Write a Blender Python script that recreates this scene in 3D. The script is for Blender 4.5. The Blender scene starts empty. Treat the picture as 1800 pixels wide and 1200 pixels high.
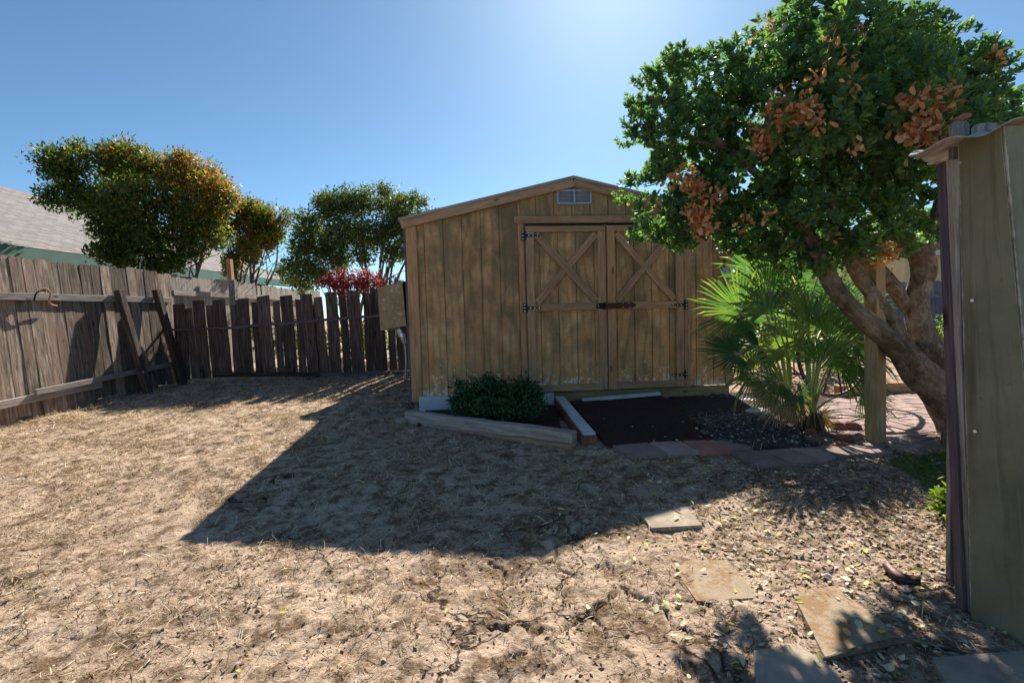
import bpy, math, random
import numpy as np
from mathutils import Vector, Matrix

random.seed(7); rng = np.random.default_rng(7)
R = math.radians
SC = bpy.context.scene
COL = SC.collection

# ------------------------------------------------------------------ camera
CAM_H = 1.04; FPX = 850.3
th, ro = R(3.26), R(1.556)
Fv = np.array([0, math.cos(th), -math.sin(th)]); Rv = np.array([1, 0, 0.]); Uv = np.cross(Rv, Fv)
R2 = Rv*math.cos(ro) - Uv*math.sin(ro); U2 = Uv*math.cos(ro) + Rv*math.sin(ro)
CP = np.array([0, 0, CAM_H])
cd = bpy.data.cameras.new('camera'); cam = bpy.data.objects.new('camera', cd); COL.objects.link(cam)
m = Matrix.Identity(4)
for i in range(3):
    m[i][0] = R2[i]; m[i][1] = U2[i]; m[i][2] = -Fv[i]; m[i][3] = CP[i]
cam.matrix_world = m
cd.sensor_width = 36; cd.lens = FPX/1800*36; cd.clip_start = .05; cd.clip_end = 2000
SC.camera = cam

# ------------------------------------------------------------------ light
SUN_AZ, SUN_EL = 12.3, 37.7
SUN_E, SKY_E, EXPO = 3.9, .062, 1.42
w = bpy.data.worlds.new('World'); SC.world = w; w.use_nodes = True
nt = w.node_tree; bg = nt.nodes['Background']
sky = nt.nodes.new('ShaderNodeTexSky'); sky.sky_type = 'NISHITA'; sky.sun_disc = False
sky.sun_elevation = R(SUN_EL); sky.sun_rotation = R(SUN_AZ)
sky.air_density = .8; sky.dust_density = .55; sky.ozone_density = 4; sky.altitude = 800
tint = nt.nodes.new('ShaderNodeMix'); tint.data_type = 'RGBA'; tint.blend_type = 'MULTIPLY'; tint.inputs[0].default_value = 1; tint.inputs[7].default_value = (.74, .90, .86, 1)
nt.links.new(sky.outputs[0], tint.inputs[6]); nt.links.new(tint.outputs[2], bg.inputs[0]); bg.inputs[1].default_value = SKY_E
sd = bpy.data.lights.new('sun', 'SUN'); so = bpy.data.objects.new('sun', sd); COL.objects.link(so)
sd.energy = SUN_E; sd.angle = R(.5); sd.color = (1, .93, .82)
az, el = R(SUN_AZ), R(SUN_EL)
so.rotation_euler = Vector((math.sin(az)*math.cos(el), math.cos(az)*math.cos(el), math.sin(el))).to_track_quat('Z', 'Y').to_euler()
SC.view_settings.view_transform = 'Standard'; SC.view_settings.look = 'None'
SC.view_settings.exposure = EXPO; SC.view_settings.gamma = 1
SC.cycles.max_bounces = 8; SC.cycles.transparent_max_bounces = 8

# ------------------------------------------------------------------ terrain height and layout helpers
def sm(a, b, t):
    t = np.clip((t-a)/(b-a), 0, 1); return t*t*(3-2*t)
def G(x, y):
    x = np.asarray(x, float); y = np.asarray(y, float)
    xs = np.clip(x, -7, 6); ys = np.clip(y, -1, 9)
    g = .033*xs + .052*(ys-3.2)
    dip = np.clip(.07+.03*(xs+1.1), 0, .2)*sm(-2.0, -1.0, xs)*sm(3.4, 5.3, ys)
    g = g - dip
    return g + .004*np.sin(x*2.1+y*1.3) + .004*np.sin(y*2.7-x*1.1)
def ray(px, py): return Fv + R2*(px-900)/FPX + U2*(600-py)/FPX
def gd(px, py, dz=0):
    d = ray(px, py); lo, hi = .5, 40.
    for _ in range(40):
        t = (lo+hi)/2; p = CP+d*t
        if p[2] > float(G(p[0], p[1]))+dz: lo = t
        else: hi = t
    return CP+d*lo
def at(px, py, Y):
    d = ray(px, py); return CP+d*(Y/d[1])
def vn(x, y, s, seed=0):      # smooth value noise
    x = np.asarray(x)*s; y = np.asarray(y)*s
    xi = np.floor(x).astype(int); yi = np.floor(y).astype(int); fx = x-xi; fy = y-yi
    fx = fx*fx*(3-2*fx); fy = fy*fy*(3-2*fy)
    def h(a, b):
        n = np.sin(a*127.1+b*311.7+seed*74.7)*43758.5453; return n-np.floor(n)
    return (h(xi, yi)*(1-fx)+h(xi+1, yi)*fx)*(1-fy)+(h(xi, yi+1)*(1-fx)+h(xi+1, yi+1)*fx)*fy

# ------------------------------------------------------------------ mesh building
class MB:
    def __init__(s): s.v = []; s.f = []; s.uv = []; s.r = []; s.smooth = []
    def poly(s, pts, uvs=None, r=0., sm=False):
        b = len(s.v); s.v += [tuple(p) for p in pts]; s.f.append(list(range(b, b+len(pts))))
        s.uv.append(uvs if uvs else [(0, 0)]*len(pts)); s.r.append(r); s.smooth.append(sm)
    def beam(s, p, q, w, t, up=(0, 0, 1), seg=1, wob=0., r=None, top=0, taper=1., cut=0.):
        """box from p to q, w wide along side, t thick along the face normal `up`; top>0 clips the corners of the q end (dog ears)"""
        p = Vector(p); q = Vector(q); a = (q-p); L = a.length; a.normalize()
        n = Vector(up); n = (n-a*n.dot(a)).normalized(); sd = a.cross(n).normalized()
        if r is None: r = random.random()
        uo, vo = random.random()*50, random.random()*50
        st = [i/seg for i in range(seg+1)]
        rings = []
        b = len(s.v); ph = random.random()*6
        for i, k in enumerate(st):
            c = p+a*(L*k); ww = w*(1+(taper-1)*k)
            j = Vector((0, 0, 0))
            if 0 < i: j = sd*random.uniform(-wob, wob)+n*random.uniform(-wob, wob)
            ww2 = ww*(1+random.uniform(-1, 1)*min(wob*6, .08))
            off = [(-1, -1), (1, -1), (1, 1), (-1, 1)]
            ec = cut if i == seg else 0
            rings.append([c+j+sd*(ww2/2*o[0])+n*(t/2*o[1])+a*(ec*o[0]) for o in off])
        if top > 0:
            last = rings[-1]; mid = [v-a*top for v in last]; rings[-1] = mid
            c4 = [last[0]+sd*top, last[1]-sd*top, last[2]-sd*top, last[3]+sd*top]; rings.append(c4); st.append(1.)
        for rg in rings: s.v += [tuple(v) for v in rg]
        for i in range(len(rings)-1):
            u0, u1 = uo+L*st[i], uo+L*st[i+1]
            for k in range(4):
                k2 = (k+1) % 4; A = b+i*4
                wv = w if k % 2 == 0 else t; vv = vo+k*.37
                s.f.append([A+k, A+k2, A+4+k2, A+4+k]); s.uv.append([(u0, vv), (u0, vv+wv), (u1, vv+wv), (u1, vv)]); s.r.append(r); s.smooth.append(False)
        A = b; s.f.append([A+3, A+2, A+1, A]); s.uv.append([(uo, vo), (uo+.02, vo), (uo+.02, vo+w), (uo, vo+w)]); s.r.append(r); s.smooth.append(False)
        A = b+4*(len(rings)-1); s.f.append([A, A+1, A+2, A+3]); s.uv.append([(uo, vo), (uo+.02, vo), (uo+.02, vo+w), (uo, vo+w)]); s.r.append(r); s.smooth.append(False)
    def box(s, c, d, r=None, rz=0):
        c = Vector(c); ax = max(range(3), key=lambda i: d[i]); M = Matrix.Rotation(rz, 3, 'Z')
        e = [M @ Vector((1, 0, 0)), M @ Vector((0, 1, 0)), M @ Vector((0, 0, 1))]
        b_ = [i for i in range(3) if i != ax]
        s.beam(c-e[ax]*d[ax]/2, c+e[ax]*d[ax]/2, d[b_[0]], d[b_[1]], up=e[b_[1]], r=r)
    def tube(s, pts, rad, n=8, r=0., rough=0., sub=1, cap=True, sm=True):
        P = [np.array(p, float) for p in pts]; Rr = list(rad) if hasattr(rad, '__len__') else [rad]*len(P)
        if sub > 1:
            Q = []; W = []
            for i in range(len(P)-1):
                p0 = P[max(i-1, 0)]; p1 = P[i]; p2 = P[i+1]; p3 = P[min(i+2, len(P)-1)]
                for k in range(sub):
                    t = k/sub
                    Q.append(.5*((2*p1)+(-p0+p2)*t+(2*p0-5*p1+4*p2-p3)*t*t+(-p0+3*p1-3*p2+p3)*t**3)); W.append(Rr[i]*(1-t)+Rr[i+1]*t)
            Q.append(P[-1]); W.append(Rr[-1]); P, Rr = Q, W
        b = len(s.v); N = len(P); prev = None; L = 0
        ph = [random.random()*6.28 for _ in range(4)]; Ls = []
        for i in range(N):
            t = P[min(i+1, N-1)]-P[max(i-1, 0)]; t /= np.linalg.norm(t)+1e-9
            if prev is None:
                h = np.array([0, 0, 1.]) if abs(t[2]) < .9 else np.array([1., 0, 0]); x = np.cross(t, h)
            else: x = prev-t*(prev@t)
            x /= np.linalg.norm(x); y = np.cross(t, x); prev = x
            if i: L += np.linalg.norm(P[i]-P[i-1])
            Ls.append(L)
            for k in range(n):
                a = 2*math.pi*k/n
                rr = Rr[i]*(1+rough*(.5*math.sin(3*a+ph[0]+L*5)+.35*math.sin(5*a+ph[1]-L*9)+.3*math.sin(2*a+ph[2]+L*14)+random.uniform(-.25, .25)))
                s.v.append(tuple(P[i]+(x*math.cos(a)+y*math.sin(a))*rr))
        per = 6.28*max(Rr)
        for i in range(N-1):
            for k in range(n):
                k2 = (k+1) % n; A = b+i*n
                s.f.append([A+k, A+k2, A+n+k2, A+n+k]); s.uv.append([(Ls[i], per*k/n), (Ls[i], per*(k+1)/n), (Ls[i+1], per*(k+1)/n), (Ls[i+1], per*k/n)]); s.r.append(r); s.smooth.append(sm)
        if cap:
            s.f.append([b+k for k in range(n)][::-1]); s.uv.append([(0, 0)]*n); s.r.append(r); s.smooth.append(False)
            s.f.append([b+(N-1)*n+k for k in range(n)]); s.uv.append([(0, 0)]*n); s.r.append(r); s.smooth.append(False)
    def rock(s, c, d, seed=0, r=None, flat=.5):
        import bmesh
        bm = bmesh.new(); bmesh.ops.create_icosphere(bm, subdivisions=2, radius=1)
        rs = np.random.default_rng(seed); pl = [rs.normal(size=3) for _ in range(9)]; b = len(s.v)
        if r is None: r = rs.random()
        for v in bm.verts:
            p = np.array(v.co)
            for n_ in pl:
                n_ = n_/np.linalg.norm(n_); e = p@n_-.72
                if e > 0: p = p-n_*e
            p = p*(1+rs.uniform(-.04, .04)); s.v.append((c[0]+p[0]*d[0], c[1]+p[1]*d[1], c[2]+p[2]*d[2]))
        for f in bm.faces:
            s.f.append([b+v.index for v in f.verts]); s.uv.append([(v.co.x, v.co.y) for v in f.verts]); s.r.append(r); s.smooth.append(False)
        bm.free()
    def build(s, name, mat, parent=None, local=False, bevel=0):
        me = bpy.data.meshes.new(name)
        V = s.v
        if parent is not None and not local:
            inv = parent.matrix_basis.inverted()
            if parent.parent: inv = (parent.parent.matrix_basis @ parent.matrix_basis).inverted()
            V = [tuple(inv @ Vector(v)) for v in V]
        me.from_pydata([tuple(map(float, v)) for v in V], [], s.f)
        uvl = me.uv_layers.new(name='UVMap'); uvl.data.foreach_set('uv', [c for f in s.uv for p in f for c in p])
        at_ = me.attributes.new('rnd', 'FLOAT', 'FACE'); at_.data.foreach_set('value', s.r)
        me.polygons.foreach_set('use_smooth', s.smooth)
        me.materials.append(mat); me.update()
        o = bpy.data.objects.new(name, me); COL.objects.link(o)
        if parent is not None: o.parent = parent
        if bevel:
            bv = o.modifiers.new('bevel', 'BEVEL'); bv.width = bevel; bv.segments = 1; bv.limit_method = 'ANGLE'; bv.angle_limit = R(40)
        return o

def np_mesh(name, V, F, mat, rnd=None, uv=None, parent=None, smooth=False):
    """V (n,3), F (m,k) arrays"""
    if parent is not None:
        V = V-np.array(parent.location)
    me = bpy.data.meshes.new(name); n, k = F.shape
    me.vertices.add(len(V)); me.vertices.foreach_set('co', V.astype(np.float32).ravel())
    me.loops.add(n*k); me.loops.foreach_set('vertex_index', F.astype(np.int32).ravel())
    me.polygons.add(n); me.polygons.foreach_set('loop_start', np.arange(0, n*k, k, dtype=np.int32))
    me.polygons.foreach_set('loop_total', np.full(n, k, dtype=np.int32))
    if smooth: me.polygons.foreach_set('use_smooth', np.ones(n, bool))
    me.update(calc_edges=True)
    if rnd is not None:
        a = me.attributes.new('rnd', 'FLOAT', 'FACE'); a.data.foreach_set('value', rnd.astype(np.float32))
    me.materials.append(mat); me.validate()
    o = bpy.data.objects.new(name, me); COL.objects.link(o)
    if parent is not None: o.parent = parent
    return o

def instance(T, TF, pos, X, Y, Z, scale):
    """copy template verts T with faces TF to every pos with frame X,Y,Z"""
    n = len(pos); k = len(T)
    V = pos[:, None, :]+scale[:, None, None]*(T[None, :, 0, None]*X[:, None, :]+T[None, :, 1, None]*Y[:, None, :]+T[None, :, 2, None]*Z[:, None, :])
    F = (TF[None]+(np.arange(n)*k)[:, None, None]).reshape(-1, TF.shape[1])
    return V.reshape(-1, 3), F
def nrm(a): return a/(np.linalg.norm(a, axis=-1, keepdims=True)+1e-9)
def rdir(n): return nrm(rng.normal(size=(n, 3)))
LEAF = np.array([[0, 0, 0], [.5, .22, .06], [1, 0, -.06], [.5, -.22, .06], [.45, 0, 0.]])   # folded leaf, x = length
LEAF = np.array([[0, 0, 0], [.32, .2, .05], [.72, .17, .03], [1, 0, -.08], [.72, -.17, .03], [.32, -.2, .05]])
LEAFF = np.array([[0, 1, 2, 3], [0, 3, 4, 5]])
OVAL = np.array([[0, 0, 0], [.35, .2, .05], [.78, .24, .04], [1, 0, -.03], [.78, -.24, .04], [.35, -.2, .05]])
SQ = np.array([[0, 0, 0], [.5, .3, .04], [1, 0, 0], [.5, -.3, -.04]]); SQF = np.array([[0, 1, 2, 3]])

def tag(o, label=None, cat=None, group=None, kind=None):
    if label: o['label'] = label
    if cat: o['category'] = cat
    if group: o['group'] = group
    if kind: o['kind'] = kind
    return o
def empty(name, loc, rz=0, **k):
    o = bpy.data.objects.new(name, None); COL.objects.link(o); o.empty_display_size = .2
    o.matrix_basis = Matrix.Translation(Vector([float(c) for c in loc])) @ Matrix.Rotation(rz, 4, 'Z')
    return tag(o, **k)

# ------------------------------------------------------------------ materials
def nm(name):
    mt = bpy.data.materials.new(name); mt.use_nodes = True; t = mt.node_tree
    return mt, t, t.nodes['Principled BSDF']
def N(t, kind, **kw):
    n = t.nodes.new('ShaderNode'+kind)
    for k, v in kw.items():
        if k.startswith('i_'): n.inputs[k[2:].replace('_', ' ')].default_value = v
        else: setattr(n, k, v)
    return n
def ramp(t, fac, stops):
    n = t.nodes.new('ShaderNodeValToRGB'); t.links.new(fac, n.inputs[0]); e = n.color_ramp.elements
    while len(e) < len(stops): e.new(.5)
    for i, (p, c) in enumerate(stops):
        e[i].position = p; e[i].color = (*c, 1) if len(c) == 3 else c
    return n.outputs[0]
def mix(t, a, b, fac, mode='MIX'):
    n = t.nodes.new('ShaderNodeMix'); n.data_type = 'RGBA'; n.blend_type = mode
    for s_, v in ((n.inputs[6], a), (n.inputs[7], b), (n.inputs[0], fac)):
        if hasattr(v, 'links') or hasattr(v, 'is_linked'): t.links.new(v, s_)
        else: s_.default_value = v if not isinstance(v, tuple) or len(v) == 4 else (*v, 1)
    return n.outputs[2]
def mp(t, src, sc, loc=(0, 0, 0)):
    n = t.nodes.new('ShaderNodeMapping'); n.inputs['Scale'].default_value = sc; n.inputs['Location'].default_value = loc
    t.links.new(src, n.inputs[0]); return n.outputs[0]
def noise(t, vec, scale, detail=4, rough=.55, dist=0):
    n = N(t, 'TexNoise'); n.inputs['Scale'].default_value = scale; n.inputs['Detail'].default_value = detail
    n.inputs['Roughness'].default_value = rough; n.inputs['Distortion'].default_value = dist
    if vec is not None: t.links.new(vec, n.inputs['Vector'])
    return n.outputs['Fac']
def math_(t, op, a, b=0., clamp=False):
    n = t.nodes.new('ShaderNodeMath'); n.operation = op; n.use_clamp = clamp
    for s_, v in ((n.inputs[0], a), (n.inputs[1], b)):
        if hasattr(v, 'is_linked'): t.links.new(v, s_)
        else: s_.default_value = v
    return n.outputs[0]
def bump(t, h, st, dist, bs, prev=None):
    n = t.nodes.new('ShaderNodeBump'); n.inputs['Strength'].default_value = st; n.inputs['Distance'].default_value = dist
    t.links.new(h, n.inputs['Height'])
    if prev: t.links.new(prev, n.inputs['Normal'])
    if bs: t.links.new(n.outputs[0], bs.inputs['Normal'])
    return n.outputs[0]

def wood(name, dark, mid, light, rnd=.5, rough=.85, along=1.6, across=38, knots=True, blotch=None, spec=.2, bst=.5):
    mt, t, bs = nm(name)
    uv = N(t, 'TexCoord').outputs['UV']
    gr = noise(t, mp(t, uv, (along, across, 1)), 1.6, 8, .68, .6)
    fine = noise(t, mp(t, uv, (along*4, across*5, 1)), 1.5, 4, .6)
    c = ramp(t, gr, [(.28, dark), (.5, mid), (.72, light)])
    c = mix(t, c, dark, ramp(t, fine, [(.30, (.75,)*3), (.5, (0, 0, 0))]))
    big = noise(t, mp(t, uv, (.9, 3.2, 1), (3, 1, 0)), 2.0, 4, .6)
    c = mix(t, c, (*[x*.45 for x in dark], 1), ramp(t, big, [(.52, (0, 0, 0)), (.78, (.75,)*3)]))
    if blotch: c = mix(t, c, (*blotch, 1), ramp(t, noise(t, mp(t, uv, (1.3, 5, 1), (7, 4, 0)), 1.7, 6, .62), [(.5, (0, 0, 0)), (.62, (.8,)*3)]))
    if knots:
        v = N(t, 'TexVoronoi'); v.inputs['Scale'].default_value = 1.0; t.links.new(mp(t, uv, (2.2, 6.5, 1)), v.inputs['Vector'])
        c = mix(t, c, (*[x*.35 for x in dark], 1), ramp(t, v.outputs['Distance'], [(.05, (.9,)*3), (.12, (0, 0, 0))]))
    at_ = N(t, 'Attribute', attribute_name='rnd')
    k = math_(t, 'ADD', math_(t, 'MULTIPLY', at_.outputs['Fac'], rnd), 1-rnd/2)
    cc = t.nodes.new('ShaderNodeVectorMath'); cc.operation = 'SCALE'; t.links.new(c, cc.inputs[0]); t.links.new(k, cc.inputs['Scale'])
    t.links.new(cc.outputs[0], bs.inputs['Base Color']); bs.inputs['Roughness'].default_value = rough; bs.inputs['Specular IOR Level'].default_value = spec
    b1 = bump(t, gr, bst, .004, None); bump(t, fine, bst*.6, .002, bs, b1)
    return mt

def plain(name, c, rough=.6, metal=0., var=.25, scale=12, bst=.15, spec=.4, rnd=0, c2=None, bscale=60):
    mt, t, bs = nm(name); co = N(t, 'TexCoord').outputs['Object']
    n1 = noise(t, co, scale, 6, .6)
    d = c2 if c2 else tuple(x*(1-var) for x in c)
    col = ramp(t, n1, [(.35, d), (.65, c)])
    if rnd:
        at_ = N(t, 'Attribute', attribute_name='rnd'); k = math_(t, 'ADD', math_(t, 'MULTIPLY', at_.outputs['Fac'], rnd), 1-rnd/2)
        cc = t.nodes.new('ShaderNodeVectorMath'); cc.operation = 'SCALE'; t.links.new(col, cc.inputs[0]); t.links.new(k, cc.inputs['Scale']); col = cc.outputs[0]
    t.links.new(col, bs.inputs['Base Color']); bs.inputs['Roughness'].default_value = rough; bs.inputs['Metallic'].default_value = metal
    bs.inputs['Specular IOR Level'].default_value = spec
    if bst: bump(t, noise(t, co, bscale, 5, .6), bst, .004, bs)
    return mt

def leafmat(name, stops, trans=.45, rough=.45, big=None, bigscale=1.2, spec=.4):
    """stops: ramp over the per-leaf random number; big: second ramp mixed in by a large noise over the plant"""
    mt, t, bs = nm(name)
    a = N(t, 'Attribute', attribute_name='rnd').outputs['Fac']
    c = ramp(t, a, stops)
    if big:
        co = N(t, 'TexCoord').outputs['Object']
        c2 = ramp(t, a, big[0]); f = ramp(t, noise(t, co, bigscale, 3, .5), [(big[1], (0, 0, 0)), (big[2], (1, 1, 1))]); c = mix(t, c, c2, f)
    t.links.new(c, bs.inputs['Base Color']); bs.inputs['Roughness'].default_value = rough; bs.inputs['Specular IOR Level'].default_value = spec
    tr = N(t, 'BsdfTranslucent'); g = mix(t, c, (1.25, 1.35, .5, 1), .999, 'MULTIPLY'); t.links.new(mix(t, c, (1.5, 1.6, .7, 1), 1., 'MULTIPLY'), tr.inputs['Color'])
    ms = N(t, 'MixShader'); ms.inputs[0].default_value = trans
    t.links.new(bs.outputs[0], ms.inputs[1]); t.links.new(tr.outputs[0], ms.inputs[2])
    t.links.new(ms.outputs[0], t.nodes['Material Output'].inputs[0])
    return mt

M = {}
M['fence'] = wood('weathered_fence_wood', (.045, .030, .022), (.20, .152, .115), (.48, .41, .335), rnd=1.1, blotch=(.24, .155, .11), across=20, bst=.8)
M['fence_grey'] = wood('grey_fence_wood', (.14, .115, .10), (.33, .29, .26), (.54, .49, .44), rnd=.35)
M['dark'] = wood('dark_fence_wood', (.034, .021, .017), (.10, .066, .054), (.27, .195, .165), rnd=.9, across=26)
M['darkrail'] = wood('dark_rail_wood', (.06, .045, .05), (.14, .11, .12), (.26, .22, .22), rnd=.4)
M['trim'] = wood('shed_trim_wood', (.22, .13, .075), (.42, .26, .155), (.58, .39, .245), rnd=.35, across=30)
M['trimo'] = wood('shed_orange_trim_wood', (.30, .16, .085), (.52, .29, .155), (.66, .42, .25), rnd=.3, across=26)
M['post'] = wood('brown_post_wood', (.18, .13, .07), (.36, .26, .14), (.52, .40, .23), rnd=.3, across=20)
M['timber'] = wood('pale_timber', (.24, .17, .14), (.47, .38, .33), (.66, .58, .52), rnd=.3, across=22)
M['green'] = None
M['roof_edge'] = plain('roof_edge_metal', (.36, .30, .24), .6, 0, .3, 9)
M['iron'] = plain('black_iron', (.035, .035, .042), .35, .7, .3, 40, .2)
M['rust'] = plain('rusty_plate', (.10, .045, .04), .55, .4, .5, 30, .3)
M['screw'] = plain('steel_screw', (.7, .72, .75), .25, .9, .2, 50, 0)
M['zinc'] = plain('grey_steel', (.42, .44, .48), .4, .6, .3, 30, .1)
M['vent'] = plain('vent_metal', (.38, .46, .58), .5, .1, .2, 20, .05)
M['white'] = plain('white_board', (.62, .64, .66), .6, 0, .3, 6, .1)
M['plastic'] = plain('grey_plastic', (.33, .41, .48), .45, 0, .15, 20, .05)
M['concrete'] = plain('stepping_concrete', (.42, .34, .26), .95, 0, .3, 14, .6, .1, rnd=.3, bscale=130)
M['foil'] = plain('foil', (.8, .82, .85), .3, .6, .5, 20, .6)
M['gravel'] = plain('gravel_stone', (.15, .13, .12), .9, 0, .6, 30, .3, .2, rnd=1.2)
M['rock'] = plain('border_rock', (.20, .145, .12), .9, 0, .5, 11, .5, .2, rnd=.8)
M['whiterock'] = plain('pale_rock', (.62, .60, .56), .8, 0, .3, 11, .4, .2)
M['redbrick'] = plain('red_brick', (.30, .12, .08), .9, 0, .5, 16, .5, .2, rnd=.5)
M['paver'] = plain('paver_brick', (.40, .285, .25), .9, 0, .35, 9, .5, .2, rnd=.45, bscale=90)
M['paverred'] = plain('red_paver', (.50, .22, .18), .9, 0, .35, 9, .5, .2, bscale=90)
M['mat'] = plain('ramp_mat', (.065, .032, .034), .95, 0, .4, 40, .6, .1, bscale=200)
M['bark'] = None

def bark(name, dark, mid, light):
    mt, t, bs = nm(name); co = N(t, 'TexCoord'); ob = co.outputs['Object']; uv = co.outputs['UV']
    n1 = noise(t, mp(t, uv, (9, 20, 1)), 1.3, 9, .75, 2.0); n2 = noise(t, ob, 11, 8, .7)
    c = ramp(t, n1, [(.3, dark), (.5, mid), (.72, light)]); c = mix(t, c, dark, ramp(t, n2, [(.38, (.85,)*3), (.55, (0, 0, 0))])); c = mix(t, c, tuple(min(1, x*1.25) for x in light), ramp(t, noise(t, ob, 5, 7, .7), [(.55, (0, 0, 0)), (.68, (.6,)*3)]))
    t.links.new(c, bs.inputs['Base Color']); bs.inputs['Roughness'].default_value = .9; bs.inputs['Specular IOR Level'].default_value = .15
    b1 = bump(t, n1, 1, .02, None); b2 = bump(t, n2, 1, .025, None, b1); bump(t, noise(t, ob, 45, 6, .7), .8, .008, bs, b2)
    return mt
M['bark'] = bark('tree_bark', (.10, .07, .05), (.31, .235, .17), (.58, .48, .38))
M['barkp'] = bark('pale_bark', (.07, .05, .04), (.20, .15, .12), (.34, .28, .23))

def siding(name):
    """stained plywood siding: UV.x = height in metres, UV.y = distance along the wall"""
    mt, t, bs = nm(name); uv = N(t, 'TexCoord').outputs['UV']
    sx = N(t, 'SeparateXYZ'); t.links.new(uv, sx.inputs[0]); zz = sx.outputs[0]
    # plywood cathedral figure: faint, broad warped bands
    wv = N(t, 'TexWave'); wv.wave_type = 'BANDS'; wv.bands_direction = 'Y'; wv.inputs['Scale'].default_value = 2.2
    wv.inputs['Distortion'].default_value = 14; wv.inputs['Detail'].default_value = 2; wv.inputs['Detail Scale'].default_value = .35; wv.inputs['Detail Roughness'].default_value = .4
    t.links.new(mp(t, uv, (.9, 1.6, 1)), wv.inputs['Vector'])
    fine = noise(t, mp(t, uv, (3, 90, 1)), 1.6, 6, .65, .3)
    sc = noise(t, mp(t, uv, (70, 3, 1)), 1.3, 5, .6)
    blot = noise(t, mp(t, uv, (2.2, 3.0, 1), (4, 4, 0)), 1.6, 7, .62)
    c = ramp(t, blot, [(.36, (.34, .19, .09)), (.52, (.52, .305, .145)), (.66, (.64, .40, .205))])
    c = mix(t, c, (.24, .145, .08, 1), ramp(t, wv.outputs['Fac'], [(.0, (.5,)*3), (.40, (0, 0, 0))]))
    c = mix(t, c, (.64, .42, .22, 1), ramp(t, fine, [(.52, (0, 0, 0)), (.78, (.45,)*3)]))
    c = mix(t, c, (.20, .125, .065, 1), ramp(t, sc, [(.32, (.45,)*3), (.46, (0, 0, 0))]))
    # olive-grey mildew, mostly on the upper half
    ol = noise(t, mp(t, uv, (1.3, 2.6, 1), (2, 5, 0)), 1.6, 7, .66, .6)
    olh = math_(t, 'ADD', ol, math_(t, 'MULTIPLY', math_(t, 'SUBTRACT', zz, 1.1), .09))
    c = mix(t, c, (.17, .145, .078, 1), ramp(t, olh, [(.47, (0, 0, 0)), (.64, (.75,)*3)]))
    # orange weathering low on the wall
    orr = math_(t, 'ADD', noise(t, mp(t, uv, (2.2, 4, 1), (9, 2, 0)), 1.6, 6, .65), math_(t, 'MULTIPLY', math_(t, 'SUBTRACT', .9, zz), .16))
    c = mix(t, c, (.64, .31, .11, 1), ramp(t, orr, [(.54, (0, 0, 0)), (.68, (.7,)*3)]))
    # bleached flakes close to the ground
    fl = math_(t, 'SUBTRACT', noise(t, mp(t, uv, (9, 14, 1), (1, 1, 0)), 1.3, 8, .72), math_(t, 'MULTIPLY', zz, .42))
    c = mix(t, c, (.74, .66, .56, 1), ramp(t, fl, [(.41, (0, 0, 0)), (.46, (.85,)*3)]))
    at_ = N(t, 'Attribute', attribute_name='rnd'); kk = math_(t, 'ADD', math_(t, 'MULTIPLY', at_.outputs['Fac'], .30), .85)
    vs = t.nodes.new('ShaderNodeVectorMath'); vs.operation = 'SCALE'; t.links.new(c, vs.inputs[0]); t.links.new(kk, vs.inputs['Scale']); c = vs.outputs[0]
    # nail heads in rows down the boards
    nv = N(t, 'TexVoronoi'); nv.inputs['Scale'].default_value = 1; nv.inputs['Randomness'].default_value = .25; t.links.new(mp(t, uv, (2.6, 4.93, 1), (0, .1, 0)), nv.inputs['Vector'])
    c = mix(t, c, (.07, .05, .04, 1), ramp(t, nv.outputs['Distance'], [(.016, (.9,)*3), (.026, (0, 0, 0))]))
    t.links.new(c, bs.inputs['Base Color']); bs.inputs['Roughness'].default_value = .8; bs.inputs['Specular IOR Level'].default_value = .25
    b1 = bump(t, fine, .5, .003, None); bump(t, sc, .35, .002, bs, b1)
    return mt
M['siding'] = siding('plywood_siding')

def painted():
    mt, t, bs = nm('olive_painted_board'); co = N(t, 'TexCoord'); ob = co.outputs['Object']; uv = co.outputs['UV']
    sx = N(t, 'SeparateXYZ'); t.links.new(uv, sx.inputs[0])
    n1 = noise(t, ob, 3.0, 7, .65); g = noise(t, mp(t, uv, (1.0, 34, 1)), 1.5, 8, .68, .4); g2 = noise(t, mp(t, uv, (.7, 7, 1), (3, 3, 0)), 2.0, 6, .6)
    c = ramp(t, n1, [(.32, (.125, .130, .080)), (.68, (.235, .230, .150))])
    c = mix(t, c, (.06, .058, .032, 1), ramp(t, g2, [(.50, (0, 0, 0)), (.72, (.75,)*3)]))
    c = mix(t, c, (.36, .31, .21, 1), ramp(t, g, [(.56, (0, 0, 0)), (.76, (.6,)*3)]))
    c = mix(t, c, (.10, .05, .03, 1), ramp(t, noise(t, ob, 24, 7, .7), [(.64, (0, 0, 0)), (.70, (.85,)*3)]))
    ed = math_(t, 'ADD', math_(t, 'MULTIPLY', sx.outputs[1], -22), noise(t, mp(t, uv, (6, 40, 1)), 2.0, 7, .7))
    c = mix(t, c, (.50, .46, .38, 1), ramp(t, ed, [(.40, (0, 0, 0)), (.50, (.8,)*3)]))
    t.links.new(c, bs.inputs['Base Color']); bs.inputs['Roughness'].default_value = .6; bs.inputs['Specular IOR Level'].default_value = .3
    b1 = bump(t, g, .6, .004, None); bump(t, n1, .5, .01, bs, b1); return mt
M['green'] = painted()

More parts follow.
